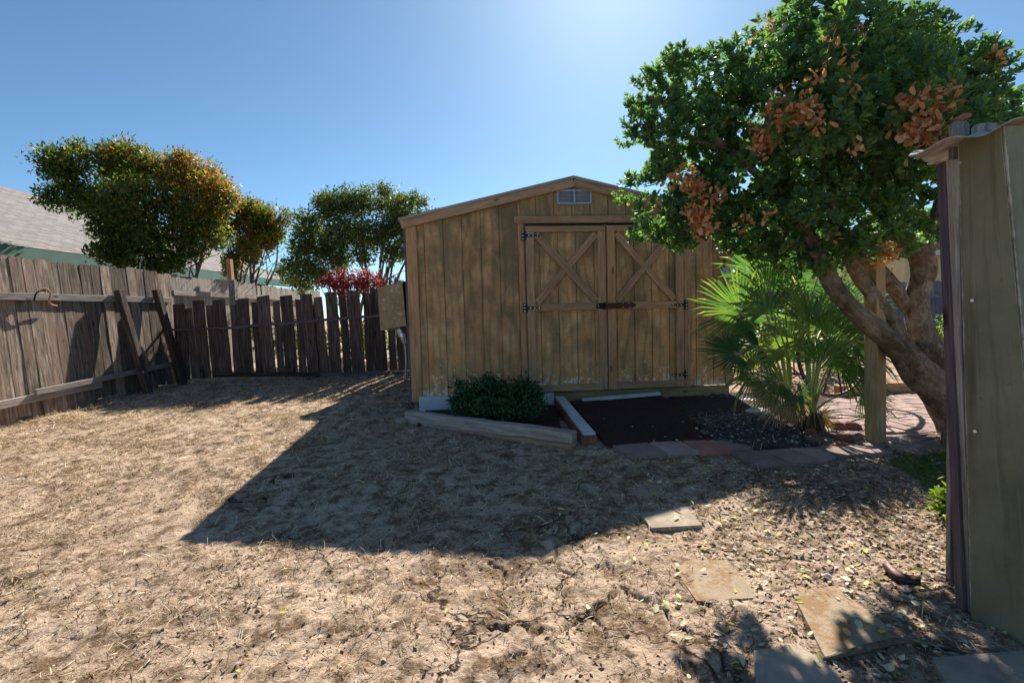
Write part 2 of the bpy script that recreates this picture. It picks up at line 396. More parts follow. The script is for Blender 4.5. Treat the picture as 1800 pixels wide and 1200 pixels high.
def groundmat():
    mt, t, bs = nm('dry_earth'); ob = N(t, 'TexCoord').outputs['Object']
    n1 = noise(t, ob, 1.3, 6, .6); n2 = noise(t, ob, 9, 8, .7); n3 = noise(t, ob, 60, 6, .7)
    c = ramp(t, n1, [(.35, (.42, .305, .215)), (.65, (.60, .455, .335))])
    c = mix(t, c, (.13, .078, .042, 1), ramp(t, n2, [(.45, (0, 0, 0)), (.60, (.9,)*3)]))
    c = mix(t, c, (.62, .50, .36, 1), ramp(t, n3, [(.55, (0, 0, 0)), (.72, (.7,)*3)]))
    c = mix(t, c, (.11, .070, .046, 1), ramp(t, n3, [(.30, (.8,)*3), (.42, (0, 0, 0))]))
    # cracks: warped cell edges on bare soil, the shade inside painted dark
    wn = N(t, 'TexNoise'); wn.inputs['Scale'].default_value = 6; wn.inputs['Detail'].default_value = 5; t.links.new(ob, wn.inputs['Vector'])
    vm = t.nodes.new('ShaderNodeVectorMath'); vm.operation = 'MULTIPLY_ADD'; t.links.new(wn.outputs['Color'], vm.inputs[0]); vm.inputs[1].default_value = (.42, .42, 0); t.links.new(ob, vm.inputs[2])
    def crack(scale, w):
        v = N(t, 'TexVoronoi'); v.feature = 'DISTANCE_TO_EDGE'; v.inputs['Scale'].default_value = scale; t.links.new(vm.outputs[0], v.inputs['Vector'])
        return ramp(t, v.outputs['Distance'], [(0, (1, 1, 1)), (w, (0, 0, 0))])
    big = crack(1.9, .016); small = crack(6.5, .016)
    mk = ramp(t, noise(t, ob, 1.1, 3, .5), [(.52, (0, 0, 0)), (.60, (1, 1, 1))]); mk2 = ramp(t, noise(t, mp(t, ob, (1, 1, 1), (4, 4, 0)), 2.0, 3, .5), [(.50, (0, 0, 0)), (.60, (1, 1, 1))])
    sx = N(t, 'SeparateXYZ'); t.links.new(ob, sx.inputs[0])
    gq = math_(t, 'SUBTRACT', 1.15, math_(t, 'ADD', math_(t, 'ABSOLUTE', math_(t, 'SUBTRACT', sx.outputs[0], .3)), math_(t, 'ABSOLUTE', math_(t, 'SUBTRACT', sx.outputs[1], 1.7))), clamp=True)
    mk = math_(t, 'MAXIMUM', mk, ramp(t, gq, [(.0, (0, 0, 0)), (.35, (1, 1, 1))])); mk2 = math_(t, 'MAXIMUM', mk2, ramp(t, gq, [(.1, (0, 0, 0)), (.5, (.9,)*3)]))
    k = math_(t, 'MAXIMUM', math_(t, 'MULTIPLY', big, mk), math_(t, 'MULTIPLY', math_(t, 'MULTIPLY', small, mk2), .6))
    c = mix(t, c, (.05, .033, .022, 1), k)
    t.links.new(c, bs.inputs['Base Color']); bs.inputs['Roughness'].default_value = .97; bs.inputs['Specular IOR Level'].default_value = .1
    b1 = bump(t, math_(t, 'SUBTRACT', 1, k), 1, .018, None); b2 = bump(t, n2, .8, .02, None, b1); bump(t, n3, 1, .010, bs, b2)
    return mt
M['ground'] = groundmat()
M['soil'] = plain('dark_soil', (.075, .05, .038), .97, 0, .5, 20, .9, .1, bscale=70)

def shingles():
    mt, t, bs = nm('asphalt_shingle'); uv = N(t, 'TexCoord').outputs['UV']
    b = N(t, 'TexBrick'); b.offset = .5; b.inputs['Scale'].default_value = 1; b.inputs['Brick Width'].default_value = .3; b.inputs['Row Height'].default_value = .14
    b.inputs['Mortar Size'].default_value = .008; b.inputs['Color1'].default_value = (.235, .21, .20, 1); b.inputs['Color2'].default_value = (.14, .125, .12, 1); b.inputs['Mortar'].default_value = (.05, .045, .045, 1)
    t.links.new(uv, b.inputs['Vector'])
    c = mix(t, b.outputs['Color'], (.30, .27, .25, 1), ramp(t, noise(t, mp(t, uv, (4, 9, 1)), 2.5, 5, .6), [(.5, (0, 0, 0)), (.7, (.6,)*3)]))
    t.links.new(c, bs.inputs['Base Color']); bs.inputs['Roughness'].default_value = .95; bump(t, b.outputs['Fac'], .4, .01, bs); return mt
M['shingle'] = shingles()
M['teal'] = plain('green_fascia_paint', (.10, .20, .16), .5, 0, .2, 3, .05)
M['housewall'] = plain('house_wall_paint', (.22, .27, .20), .8, 0, .15, 3, .1)
M['yellow'] = plain('yellow_house_wall', (.62, .50, .28), .8, 0, .15, 3, .1)

# ------------------------------------------------------------------ ground sheet
def axis(lo, hi, fine_lo, fine_hi, st, grow=1.22):
    a = list(np.arange(fine_lo, fine_hi+st/2, st)); s_ = st; x = fine_hi
    while x < hi: s_ *= grow; x += s_; a.append(x)
    s_ = st; x = fine_lo
    while x > lo: s_ *= grow; x -= s_; a.insert(0, x)
    return np.array(a)
gx = axis(-90, 90, -6.0, 4.2, .021); gx = np.unique(np.concatenate([gx[(gx < -.75) | (gx > 1.05)], np.arange(-.75, 1.05, .008)])); ys = [.6]
while ys[-1] < 9: ys.append(ys[-1]+(.0085 if 1.15 < ys[-1] < 2.45 else .012+.0045*max(ys[-1]-1, 0)))
s_ = .05; y = ys[-1]
while y < 160: s_ *= 1.2; y += s_; ys.append(y)
s_ = .03; y = ys[0]
while y > -40: s_ *= 1.3; y -= s_; ys.insert(0, y)
gy = np.array(ys); XX, YY = np.meshgrid(gx, gy)
def relief(x, y): return (vn(x, y, 3, 1)-.5)*.020+(vn(x, y, 8, 2)-.5)*.013+(vn(x, y, 19, 3)-.5)*.011+(vn(x, y, 42, 4)-.5)*.008
rel = relief(XX, YY)
def carve(XX, YY):
    lines = [[(1020, 922), (1012, 945), (985, 960), (976, 985), (986, 1004), (1002, 1012)], [(1072, 985), (1090, 1008), (1090, 1030), (1076, 1050), (1050, 1064), (1032, 1080), (1000, 1091), (985, 1105), (940, 1111), (898, 1100), (860, 1106)],
             [(1090, 1032), (1130, 1050), (1160, 1066), (1192, 1100), (1216, 1122), (1262, 1132)], [(985, 1105), (974, 1130), (986, 1152), (978, 1180)], [(860, 985), (885, 1000), (892, 1030), (870, 1052)], [(700, 1050), (662, 1080), (640, 1112), (600, 1130)],
             [(940, 1111), (930, 1140), (890, 1160), (880, 1190)], [(1032, 1080), (1060, 1100), (1070, 1130), (1110, 1150)], [(976, 985), (940, 990), (920, 1010), (892, 1030)], [(1160, 1066), (1170, 1040), (1150, 1015), (1110, 1000), (1090, 1008)]]
    jj = (XX > -.75) & (XX < 1.05) & (YY > 1.0) & (YY < 2.5); px_ = XX[jj]; py_ = YY[jj]; D = np.full(px_.shape, 9.)
    wx_ = px_+(vn(px_, py_, 22, 31)-.5)*.05+(vn(px_, py_, 60, 33)-.5)*.018; wy_ = py_+(vn(px_, py_, 22, 32)-.5)*.05+(vn(px_, py_, 60, 34)-.5)*.018
    for L in lines:
        P = [gd(*q)[:2] for q in L]
        for a, b in zip(P, P[1:]):
            d = b-a; t = np.clip(((wx_-a[0])*d[0]+(wy_-a[1])*d[1])/(d@d), 0, 1); D = np.minimum(D, np.hypot(wx_-a[0]-t*d[0], wy_-a[1]-t*d[1]))
    w_ = .0036+.0050*vn(px_, py_, 7, 35)**1.5; o_ = np.zeros(XX.shape); o_[jj] = -.020*np.exp(-(D/w_)**2)+.002*np.exp(-((D-.02)/.012)**2); return o_
ZZ = G(XX, YY)+rel+carve(XX, YY)
V = np.stack([XX, YY, ZZ], -1).reshape(-1, 3); nx, ny = len(gx), len(gy)
idx = np.arange(nx*ny).reshape(ny, nx)
F = np.stack([idx[:-1, :-1], idx[:-1, 1:], idx[1:, 1:], idx[1:, :-1]], -1).reshape(-1, 4)
o = np_mesh('ground', V, F, M['ground'], smooth=True); tag(o, kind='structure')

def slab(poly, dz, thick, mb, r=None, sub=False):
    """flat prism over a ground polygon; tops at its own mean ground height + dz"""
    P = [np.array(p, float) for p in poly]
    z = [float(G(p[0], p[1])) for p in P]
    top = [Vector((p[0], p[1], zz+dz)) for p, zz in zip(P, z)]; bot = [Vector((p[0], p[1], zz+dz-thick)) for p, zz in zip(P, z)]
    if r is None: r = random.random()
    mb.poly(top, [(p[0], p[1]) for p in P], r)
    n = len(P)
    for i in range(n):
        j = (i+1) % n; mb.poly([top[i], bot[i], bot[j], top[j]], [(0, 0), (0, thick), (.3, thick), (.3, 0)], r)
def ccw(P):
    a = sum(P[i][0]*P[(i+1) % len(P)][1]-P[(i+1) % len(P)][0]*P[i][1] for i in range(len(P)))
    return P if a > 0 else P[::-1]
def pg(pxs): return ccw([gd(*p)[:2] for p in pxs])

# ------------------------------------------------------------------ shed
SX, SY, SA = -1.106, 5.249, R(5.213); W_, HE, HP, DP = 3.66, 2.06, 2.485, 2.35
shed = empty('garden_shed', (SX, SY, 0), SA, label='brown wooden shed with low gable roof and double X-braced doors', cat='shed')
def roofz(u): return HE+(HP-HE)*(1-abs(u-W_/2)/(W_/2))
def grooved(mb, u0, u1, zb, zt, v, start, step=.203, gw=.010, gdp=.010):
    """vertical siding with real grooves; zb number, zt function of u; faces look toward -v"""
    cuts = [u0]; k = start
    while k < u1-.01:
        if k > u0+.01: cuts.append(k)
        k += step
    cuts.append(u1)
    for i in range(len(cuts)-1):
        a = cuts[i]+(gw/2 if i else 0); b = cuts[i+1]-(gw/2 if i < len(cuts)-2 else 0)
        rr_ = random.random(); so_ = random.uniform(-.03, .03)
        mids = [a, W_/2, b] if a < W_/2 < b and callable(zt) else [a, b]
        for c_, d_ in zip(mids, mids[1:]):
            zc, zd = (zt(c_), zt(d_)) if callable(zt) else (zt, zt)
            mb.poly([(c_, v, zb), (d_, v, zb), (d_, v, zd), (c_, v, zc)], [(zb, c_+so_), (zb, d_+so_), (zd, d_+so_), (zc, c_+so_)], rr_)
        if i < len(cuts)-2:
            g0, g1 = b, b+gw; z0 = zt(g0) if callable(zt) else zt
            mb.poly([(g0, v+gdp, zb), (g1, v+gdp, zb), (g1, v+gdp, z0), (g0, v+gdp, z0)], [(zb, g0), (zb, g1), (z0, g1), (z0, g0)])
            mb.poly([(g0, v, zb), (g0, v+gdp, zb), (g0, v+gdp, z0), (g0, v, z0)], [(zb, g0), (zb, g0), (z0, g0), (z0, g0)])
            mb.poly([(g1, v+gdp, zb), (g1, v, zb), (g1, v, z0), (g1, v+gdp, z0)], [(zb, g1), (zb, g1), (z0, g1), (z0, g1)])
mb = MB(); ZB = .16
grooved(mb, 0, W_, ZB, roofz, 0, .19)
back = [(W_, DP, ZB), (0, DP, ZB), (0, DP, HE), (W_/2, DP, HP), (W_, DP, HE)]; mb.poly(back, [(p[2], p[0]) for p in back])
for u, s in ((0, 1), (W_, -1)):
    q = [(u, DP, ZB), (u, 0, ZB), (u, 0, HE), (u, DP, HE)]
    if s < 0: q = q[::-1]
    mb.poly(q, [(p[2], p[1]) for p in q])
mb.poly([(0, 0, ZB), (0, DP, ZB), (W_, DP, ZB), (W_, 0, ZB)])
mb.build('wall', M['siding'], shed, True)
mb = MB(); mb.beam((.055, -.012, .11), (.055, -.012, roofz(.055)-.03), .115, .022, up=(0, -1, 0)); mb.build('corner_trim', M['trimo'], shed, True, .003)
mb = MB(); mb.beam((-.013, .03, .07), (-.013, .03, HE-.02), .09, .022, up=(-1, 0, 0)); mb.build('corner_trim', M['darkrail'], shed, True, .003)
mb = MB(); mb.beam((W_-.04, -.012, .15), (W_-.04, -.012, roofz(W_-.04)-.03), .085, .022, up=(0, -1, 0)); mb.build('corner_trim', M['trim'], shed, True, .003)
# roof slabs (thickness upward from the rafters) and rake boards
sl = (HP-HE)/(W_/2); OV = .07
rf = MB()
for s in (-1, 1):
    ue = W_/2+s*(W_/2+OV); ze = HE-sl*OV
    a = [(W_/2, -.05, HP+.012), (ue, -.05, ze+.012), (ue, DP+.06, ze+.012), (W_/2, DP+.06, HP+.012)]
    b_ = [(p[0], p[1], p[2]+.03) for p in a]
    if s > 0: fs = [b_, a[::-1]]
    else: fs = [b_[::-1], a]
    for f_ in fs: rf.poly(f_, [(p[0], p[1]) for p in f_])
    rf.poly([a[0], a[1], b_[1], b_[0]] if s > 0 else [a[1], a[0], b_[0], b_[1]], [(0, 0), (1, 0), (1, .03), (0, .03)])
    rf.poly([a[1], a[2], b_[2], b_[1]] if s > 0 else [a[2], a[1], b_[1], b_[2]])
    rf.poly([a[2], a[3], b_[3], b_[2]] if s > 0 else [a[3], a[2], b_[2], b_[3]])
rf.build('roof', M['roof_edge'], shed, True)
for s in (-1, 1):
    mb = MB(); ue = W_/2+s*(W_/2+.045); n_ = Vector((s*sl, 0, 1)).normalized()
    p = Vector((W_/2, -.036, HP-.035)); q = Vector((ue, -.036, HE-sl*.045-.035))
    mb.beam(p, q, .085, .03, up=(0, -1, 0), seg=6, wob=.001); mb.build('rake_board', M['trim'], shed, True, .003)
# door surround
mb = MB(); mb.beam((1.165, -.018, 2.06), (3.17, -.018, 2.055), .075, .036, up=(0, -1, 0), seg=4, wob=.001); mb.build('door_header', M['trim'], shed, True, .003)
mb = MB(); mb.beam((1.245, -.012, .17), (1.235, -.012, 2.02), .065, .024, up=(0, -1, 0)); mb.build('door_jamb', M['trimo'], shed, True, .003)
mb = MB(); mb.beam((3.12, -.012, .15), (3.115, -.012, 2.02), .075, .024, up=(0, -1, 0)); mb.build('door_jamb', M['trim'], shed, True, .003)
mb = MB(); mb.box((2.175, -.004, 2.008), (1.8, .01, .02)); mb.build('door_gap_shade', M['iron'], shed, True)  # solid black strip stands in for the shade in the slit over the doors
# base beam, skirting, support blocks
mb = MB(); mb.beam((.12, .02, .085), (3.63, .02, .085), .125, .05, up=(0, -1, 0), seg=8, wob=.001); mb.build('base_beam', M['post'], shed, True, .004)
for u0, u1, z0, z1 in ((.075, 1.08, -.06, .165), (1.42, 1.56, -.06, .15)):
    mb = MB(); mb.box(((u0+u1)/2, -.022, (z0+z1)/2), (u1-u0, .03, z1-z0))
    if u0 > 1:
        for k in range(3): mb.box((u0+.03+.04*k, -.04, (z0+z1)/2), (.012, .01, z1-z0-.004))
    mb.build('skirting_board', M['white'], shed, True, .003)
for u in (.12, 1.9, 3.5):
    for v in (.15, DP-.15):
        mb = MB(); mb.box((u, v, -.02), (.2, .2, .12)); mb.build('support_block', M['concrete'], shed, True, .005)
# vent
mb = MB(); vu0, vu1, vz0, vz1 = 1.655, 2.025, 2.235, 2.375; mb_ = mb
for (a, b_) in (((vu0, vz0), (vu1, vz0)), ((vu0, vz1), (vu1, vz1)), ((vu0, vz0), (vu0, vz1)), ((vu1, vz0), (vu1, vz1)), (((vu0+vu1)/2, vz0), ((vu0+vu1)/2, vz1))):
    mb.beam((a[0], -.012, a[1]), (b_[0], -.012, b_[1]), .018, .02+random.random()*.002, up=(0, -1, 0))
vf = mb.build('gable_vent', M['vent'], shed, True)
mb = MB()
for k in range(8):
    z = vz0+.018+k*.0155; mb.beam((vu0+.009, -.008, z), (vu1-.009, -.008, z), .014, .002, up=(0, -.7, .7))
mb.build('louver', M['vent'], vf, True)
# outlet box
mb = MB(); mb.box((3.565, -.025, 1.445), (.075, .05, .115)); mb.box((3.575, -.053, 1.45), (.045, .008, .07)); mb.tube([(3.56, -.02, 1.39), (3.56, -.02, 1.37)], .012, 8)
mb.build('outlet_box', M['plastic'], shed, True, .004)

def door(u0, u1, over, hinges, hx, sg, label):
    d = empty('door', (0, 0, 0)); d.parent = shed
    mbp = MB(); grooved(mbp, u0+.01, u1-.01, .17, 1.985, -.012, u0+.115+(.04 if sg > 0 else .0), .203)
    dd = mbp.build('door', M['siding'], shed, True); bpy.data.objects.remove(d)
    def P(name, mb_, mat, bev=.0025):
        return mb_.build(name, mat, dd, True, bev)
    v = -.026; st = .088
    for z, h in ((1.955, .062), (1.10, .078), (.20, .078)):
        m_ = MB(); m_.beam((u0+.004+(st if z != 1.955 else 0), v-(.001 if z != 1.955 else 0), z), (u1-.004-(st if z != 1.955 else 0), v-(.001 if z != 1.955 else 0), z-.004), h, .026, up=(0, -1, 0), seg=3, wob=.0008); P('rail', m_, M['trim'])
    for u in (u0+st/2+.004, u1-st/2-.004):
        m_ = MB(); m_.beam((u, v-.001, .158), (u, v-.001, 1.922), st, .027, up=(0, -1, 0), seg=4, wob=.0008); P('stile', m_, M['trimo'] if (sg < 0 and u < u0+.1) else M['trim'])
    a0, a1, z0, z1 = u0+st+.02, u1-st-.02, 1.155, 1.90
    for k, (pa, pb) in enumerate((((a0, z1), (a1, z0)), ((a0, z0), (a1, z1)))):
        vv = -.0285 if k == over else -.0225
        m_ = MB(); m_.beam((pa[0], vv, pa[1]), (pb[0], vv, pb[1]), .078, .024 if k == over else .020, up=(0, -1, 0), seg=3, wob=.0008); P('cross_brace', m_, M['trim'])
    for z in hinges:
        m_ = MB(); m_.box((hx-sg*.012, -.033, z), (.034, .006, .105))
        for k in (-.035, -.012, .012, .035): m_.tube([(hx+sg*.008, -.042, z+k-.009), (hx+sg*.008, -.042, z+k+.009)], .008, 8)
        m_.beam((hx+sg*.012, -.0445, z), (hx+sg*.17, -.0445, z), .038, .004, up=(0, -1, 0), taper=.35)
        hg = P('hinge', m_, M['iron'], 0)
        for k in (-.036, 0, .036): m_ = MB(); m_.tube([(hx-sg*.014, -.036, z+k), (hx-sg*.014, -.041, z+k)], .0055, 8); m_.build('screw', M['screw'], dd, True)
        for k in (.05, .095, .145): m_ = MB(); m_.tube([(hx+sg*k, -.046, z), (hx+sg*k, -.0505, z)], .0055, 8); m_.build('screw', M['screw'], dd, True)
    return dd
dl = door(1.285, 2.178, 0, (1.885, 1.10, .28), 1.272, 1, None)
dr = door(2.188, 3.075, 1, (1.885, 1.09, .30), 3.087, -1, None)
# hasp latch across the meeting stiles
mb = MB(); mb.beam((2.19, -.047, 1.10), (2.47, -.047, 1.102), .066, .008, up=(0, -1, 0)); mb.beam((2.47, -.047, 1.102), (2.51, -.047, 1.102), .064, .007, up=(0, -1, 0), taper=.2)
lt = mb.build('latch', M['rust'], shed, True)
mb = MB(); mb.beam((2.17, -.046, 1.10), (2.06, -.046, 1.10), .075, .008, up=(0, -1, 0), taper=.6)
pts = [(2.14+.026*math.cos(a), -.062-.006*math.sin(a), 1.10+.034*math.sin(a)) for a in np.linspace(0, 6.0, 14)]
mb.tube(pts, .006, 6); mb.beam((2.10, -.06, 1.125), (2.17, -.06, 1.075), .018, .012, up=(0, -1, 0))
mb.build('padlock_staple', M['iron'], shed, True)
for u, z in ((2.08, 1.10), (2.36, 1.125), (2.43, 1.122), (2.36, 1.08), (2.44, 1.08)): mb = MB(); mb.tube([(u, -.05, z), (u, -.056, z)], .006, 8); mb.build('screw', M['screw'], shed, True)

# ------------------------------------------------------------------ planter timbers, ramp
pA = gd(718, 742); pB = gd(1017, 782)
t_ = empty('planter_timber', pA, label='long pale weathered timber edging the planting bed in front of the shed', cat='timber')
mb = MB(); mb.beam((pA[0]+.0, pA[1], pA[2]+.055), (pB[0]-.03, pB[1], pB[2]+.045), .10, .125, seg=14, wob=.004, taper=.85); mb.build('beam', M['timber'], t_, bevel=.006)
mb = MB(); mb.beam((pA[0]+.15, pA[1]-.11, pA[2]-.001), (pB[0]-.05, pB[1]-.09, pB[2]+.0), .05, .05, seg=8, wob=.004); mb.build('base_strip', M['trim'], t_)
q0 = gd(1043, 785); q1 = np.array([.62, 5.22, .06])
q1 = np.array([.50, 5.2, .09])
t_ = empty('ramp_edge_timber', q0, label='grey topped timber running from the shed door to the reddish block end', cat='timber')
mb = MB(); mb.beam((q0[0]-.02, q0[1]+.05, q0[2]+.085), (q1[0], q1[1], q1[2]+.035), .095, .02, seg=6, wob=.001); mb.build('cap_board', M['white'], t_, bevel=.003)
mb = MB(); mb.beam((q0[0]-.02, q0[1]+.055, q0[2]+.015), (q1[0], q1[1], q1[2]-.035), .115, .118); mb.build('side_board', M['redbrick'], t_, bevel=.003)
# ramp: wedge from ground to door sill
f0 = np.array([SX+1.78*math.cos(SA)+.06*math.sin(SA), SY+1.78*math.sin(SA)-.06*math.cos(SA)])
f1 = np.array([SX+2.78*math.cos(SA)+.06*math.sin(SA), SY+2.78*math.sin(SA)-.06*math.cos(SA)])
g0 = gd(1068, 790)[:2]; g1 = gd(1248, 781)[:2]
f0 = np.array([.62, 5.22])
RAMPLEAF = []
rp = empty('door_ramp', (.9, 4.3, 0), label='dark reddish brown ramp mat sloping up to the shed doors', cat='ramp')
mb = MB(); zt0 = .085; zb_ = float(G(*g0))+.03; zb1 = float(G(*g1))+.03
nU, nV = 12, 16
def rpt(i, j):
    a, b_ = i/nU, j/nV; p = (g0*(1-a)+g1*a)*(1-b_)+(f0*(1-a)+f1*a)*b_; z = (zb_*(1-a)+zb1*a)*(1-b_)+zt0*b_+.004*math.sin(i*1.7+j)+.004*math.sin(j*1.1)
    return (p[0], p[1], z)
for i in range(nU):
    for j in range(nV): mb.poly([rpt(i, j), rpt(i+1, j), rpt(i+1, j+1), rpt(i, j+1)], sm=False)
for i in range(nU): a, b_ = rpt(i, 0), rpt(i+1, 0); mb.poly([(a[0], a[1], a[2]-.08), (b_[0], b_[1], b_[2]-.08), b_, a])
for j in range(nV): a, b_ = rpt(nU, j), rpt(nU, j+1); mb.poly([(a[0], a[1], a[2]-.12), (b_[0], b_[1], b_[2]-.12), b_, a])
for j in range(nV): a, b_ = rpt(0, j), rpt(0, j+1); mb.poly([a, b_, (b_[0], b_[1], b_[2]-.12), (a[0], a[1], a[2]-.12)])
mb.build('mat', M['mat'], rp)
for k, (px, py) in enumerate(((1112, 752), (1147, 752), (1170, 770), (1190, 776), (1150, 778), (1062, 738), (1045, 722), (1200, 744), (1230, 770), (1120, 722))):
    p = gd(px, py, .05); mb_ = MB(); a = random.uniform(0, 6); r_ = random.uniform(.012, .024)
    mb_.poly([(p[0]+r_*math.cos(a), p[1]+r_*math.sin(a), p[2]+.012), (p[0]+r_*.5*math.cos(a+1.5), p[1]+r_*.5*math.sin(a+1.5), p[2]+.018), (p[0]-r_*math.cos(a), p[1]-r_*math.sin(a), p[2]+.012), (p[0]-r_*.5*math.cos(a+1.5), p[1]-r_*.5*math.sin(a+1.5), p[2]+.014)], r=.3)
    RAMPLEAF.append(mb_)
mb = MB(); mb.beam((f0[0]+.12, f0[1]-.03, .09), (f0[0]+1.0, f0[1]+.10, .115), .05, .035); mb.build('threshold_strip', M['white'], rp, bevel=.002)

# ------------------------------------------------------------------ left fence
FA = np.array([-5.86, 1.2]); FB = np.array([-5.56, 8.02]); FD = (FB-FA)/np.linalg.norm(FB-FA); FN = np.array([FD[1], -FD[0]])
LEAN = .07
def fp(s, off, z):   # point on the fence: s metres along, off toward the yard, z above its ground
    p = FA+FD*s; g = float(G(p[0], p[1])); q = p+FN*(off-LEAN*z); return Vector((q[0], q[1], g+z))
fl = empty('board_fence', (*FA, float(G(*FA))), label='tall weathered grey-brown board fence along the left side of the yard', cat='fence')
mb = MB(); s = 0; L_ = np.linalg.norm(FB-FA); i = 0
while s < L_-.02:
    wd = random.choice((.135, .14, .145, .15)); h = 1.83+random.uniform(-.02, .02)+.10*min(1.4, max(0, (6.6-s)/2.4))
    if s > L_-.35: h -= .03
    zb0 = random.choice((.02, .0, .06, -.02))
    jit = random.uniform(-.006, .006)
    mb.beam(fp(s+wd/2, jit, zb0), fp(s+wd/2+random.uniform(-.008, .008), jit, h), wd, .017, up=(FN[0], FN[1], LEAN), seg=5, wob=.0025, top=.022)
    s += wd+random.choice((.003, .006, .010, .004)); i += 1
mb.build('board_panel', M['fence'], fl)
for z, hh, th_, pr in ((1.33, .085, .04, .034), (.275, .088, .04, .036)):
    mb = MB(); s0 = 0
    if z > 1: mb.beam(fp(.0, pr, z+.14), fp(4.2, pr, z+.13), hh, th_, up=(FN[0], FN[1], 0), seg=8, wob=.003); mb.build('rail', M['fence_grey'], fl, bevel=.004); mb = MB(); mb.beam(fp(4.2, pr, z+.13), fp(L_+.0, pr, z+.02), hh, th_, up=(FN[0], FN[1], 0), seg=14, wob=.003)
    else:
        mb.beam(fp(.0, pr, z+.03), fp(5.35, pr, z-.02), hh, th_, up=(FN[0], FN[1], 0), seg=10, wob=.003)
        mb.build('rail', M['fence_grey'], fl, bevel=.004); mb = MB(); mb.beam(fp(4.45, pr+.04, z+.05), fp(L_, pr+.04, z+.05), .07, .038, up=(FN[0], FN[1], 0), seg=6, wob=.003)
    mb.build('rail', M['fence_grey'], fl, bevel=.004)
for s, ln in ((2.3, .05), (5.85, .10), (6.55, .10)):
    mb = MB(); b0 = fp(s, .27, -.05); t0 = fp(s-.08, .30-ln*1.5-.05, 1.52)
    mb.beam(b0, t0, .095, .09, up=(FN[0], FN[1], 0), seg=5, wob=.003); mb.build('post', M['dark'] if s > 3 else M['fence_grey'], fl, bevel=.005)  # leaning posts get darker wood, putting their shadow side into the colour
# rope loop on the rail
b_off = 1; sdn = Vector((FN[0], FN[1], 0))
b = fp(4.75, .06, 1.45)
t_ = empty('rope_loop', b, label='short orange-brown strap looped over the upper rail of the left fence', cat='rope')
mb = MB(); mb.tube([b+Vector((.02, -.10, .05)), b+Vector((.04, -.03, .09)), b+Vector((.05, .02, .03)), b+Vector((.04, 0, -.06)), b+Vector((.02, .05, -.10)), b+Vector((.02, .12, -.115))], .010, 8, sub=4); mb.build('strap', plain('orange_rope', (.42, .22, .15), .8), t_)
mb = MB(); mb.tube([b+Vector((.03, -.02, .07)), b+Vector((.02, -.12, .04)), b+Vector((.015, -.16, -.06))], .009, 6, sub=4); mb.build('cord', M['iron'], t_)

# second run of the tall fence, beyond the low one
fl2 = empty('board_fence', (-5.5, 8.4, float(G(-5.5, 8.4))), label='grey board fence continuing behind the low dark picket fence', cat='fence')
mb = MB(); s = 0.0; A2 = np.array([-5.66, 8.15]); B2_ = np.array([-5.72, 14.6]); D2 = (B2_-A2)/np.linalg.norm(B2_-A2)
while s < 6.5:
    wd = .14; p = A2+D2*(s+wd/2); g = float(G(*p)); h = 1.74+random.uniform(-.02, .02); gap = .006
    if 2.4 < s < 3.6 and random.random() < .45: gap = .07
    mb.beam((p[0], p[1], g), (p[0]-.05, p[1], g+h), wd, .017, up=(1, 0, 0), seg=3, wob=.002, top=.02); s += wd+gap
mb.build('board_panel', M['fence_grey'], fl2)
mb = MB(); p = A2; q = B2_
mb.beam((p[0]+.0, p[1], 1.55), (q[0]+.0, q[1], 1.60), .085, .04, up=(1, 0, 0)); mb.build('rail', M['fence_grey'], fl2)
pp = at(411, 520, 9.6)
t_ = empty('wooden_post', (pp[0], pp[1], float(G(pp[0], pp[1]))), label='thin post with an orange-brown top rising above the rear grey fence', cat='post')
mb = MB(); mb.beam((pp[0], pp[1], .2), (pp[0]-.01, pp[1], at(411, 492, 9.6)[2]), .12, .09, up=(0, -1, 0)); mb.build('lower_post', M['fence_grey'], t_, bevel=.004)
mb = MB(); mb.beam((pp[0]-.03, pp[1]-.012, at(411, 492, 9.6)[2]-.02), (pp[0]-.04, pp[1]-.012, at(411, 456, 9.6)[2]), .085, .10, up=(0, -1, 0)); mb.build('post_top', M['trimo'], t_, bevel=.004)

# ------------------------------------------------------------------ low dark picket fence
LA = np.array([-5.50, 7.88]); LB = np.array([-.6, 7.42]); LD = (LB-LA)/np.linalg.norm(LB-LA); LN = np.array([LD[1], -LD[0]])
low = empty('picket_fence', (*LA, float(G(*LA))), label='low dark brown picket fence with uneven boards and gaps behind the yard', cat='fence')
def lp(s, off, z, lean=0):
    p = LA+LD*s+LN*off; return Vector((p[0]+lean, p[1], float(G(*(LA+LD*s)))+z))
mb = MB(); s = 0.02; k = 0
while s < 4.9:
    big = k % 2 == 0; wd = random.uniform(.19, .225) if big else random.uniform(.11, .135)
    h = (1.30 if big else 1.22)+random.uniform(-.02, .025)+.012*s*(1 if s > 2.4 else 0)
    ln = random.uniform(-.03, .02)-.02; off = 0 if big else -.022
    if abs(s-2.3) < .2: ln -= .05
    mb.beam(lp(s+wd/2, off, .05), lp(s+wd/2, off, h, ln), wd, .018, up=(LN[0], LN[1], 0), seg=5, wob=.004, taper=.97, top=.008 if big else 0, cut=random.uniform(-.012, .012)); s += wd+random.uniform(.012, .030); k += 1
mb.build('board_panel', M['dark'], low)
mb = MB(); mb.beam(lp(-.75, .10, .89), lp(1.0, .035, .84), .035, .03, up=(LN[0], LN[1], 0), seg=4, wob=.003); mb.build('rail', M['darkrail'], low); mb = MB(); mb.beam(lp(.9, .034, .84), lp(4.9, .034, 1.03), .045, .032, up=(LN[0], LN[1], 0), seg=8, wob=.004); mb.build('rail', M['darkrail'], low)
mb = MB(); mb.beam(lp(.7, .03, .10), lp(2.6, .05, .045), .07, .035, up=(LN[0], LN[1], 0), seg=6, wob=.004); mb.build('kick_board', M['dark'], low)
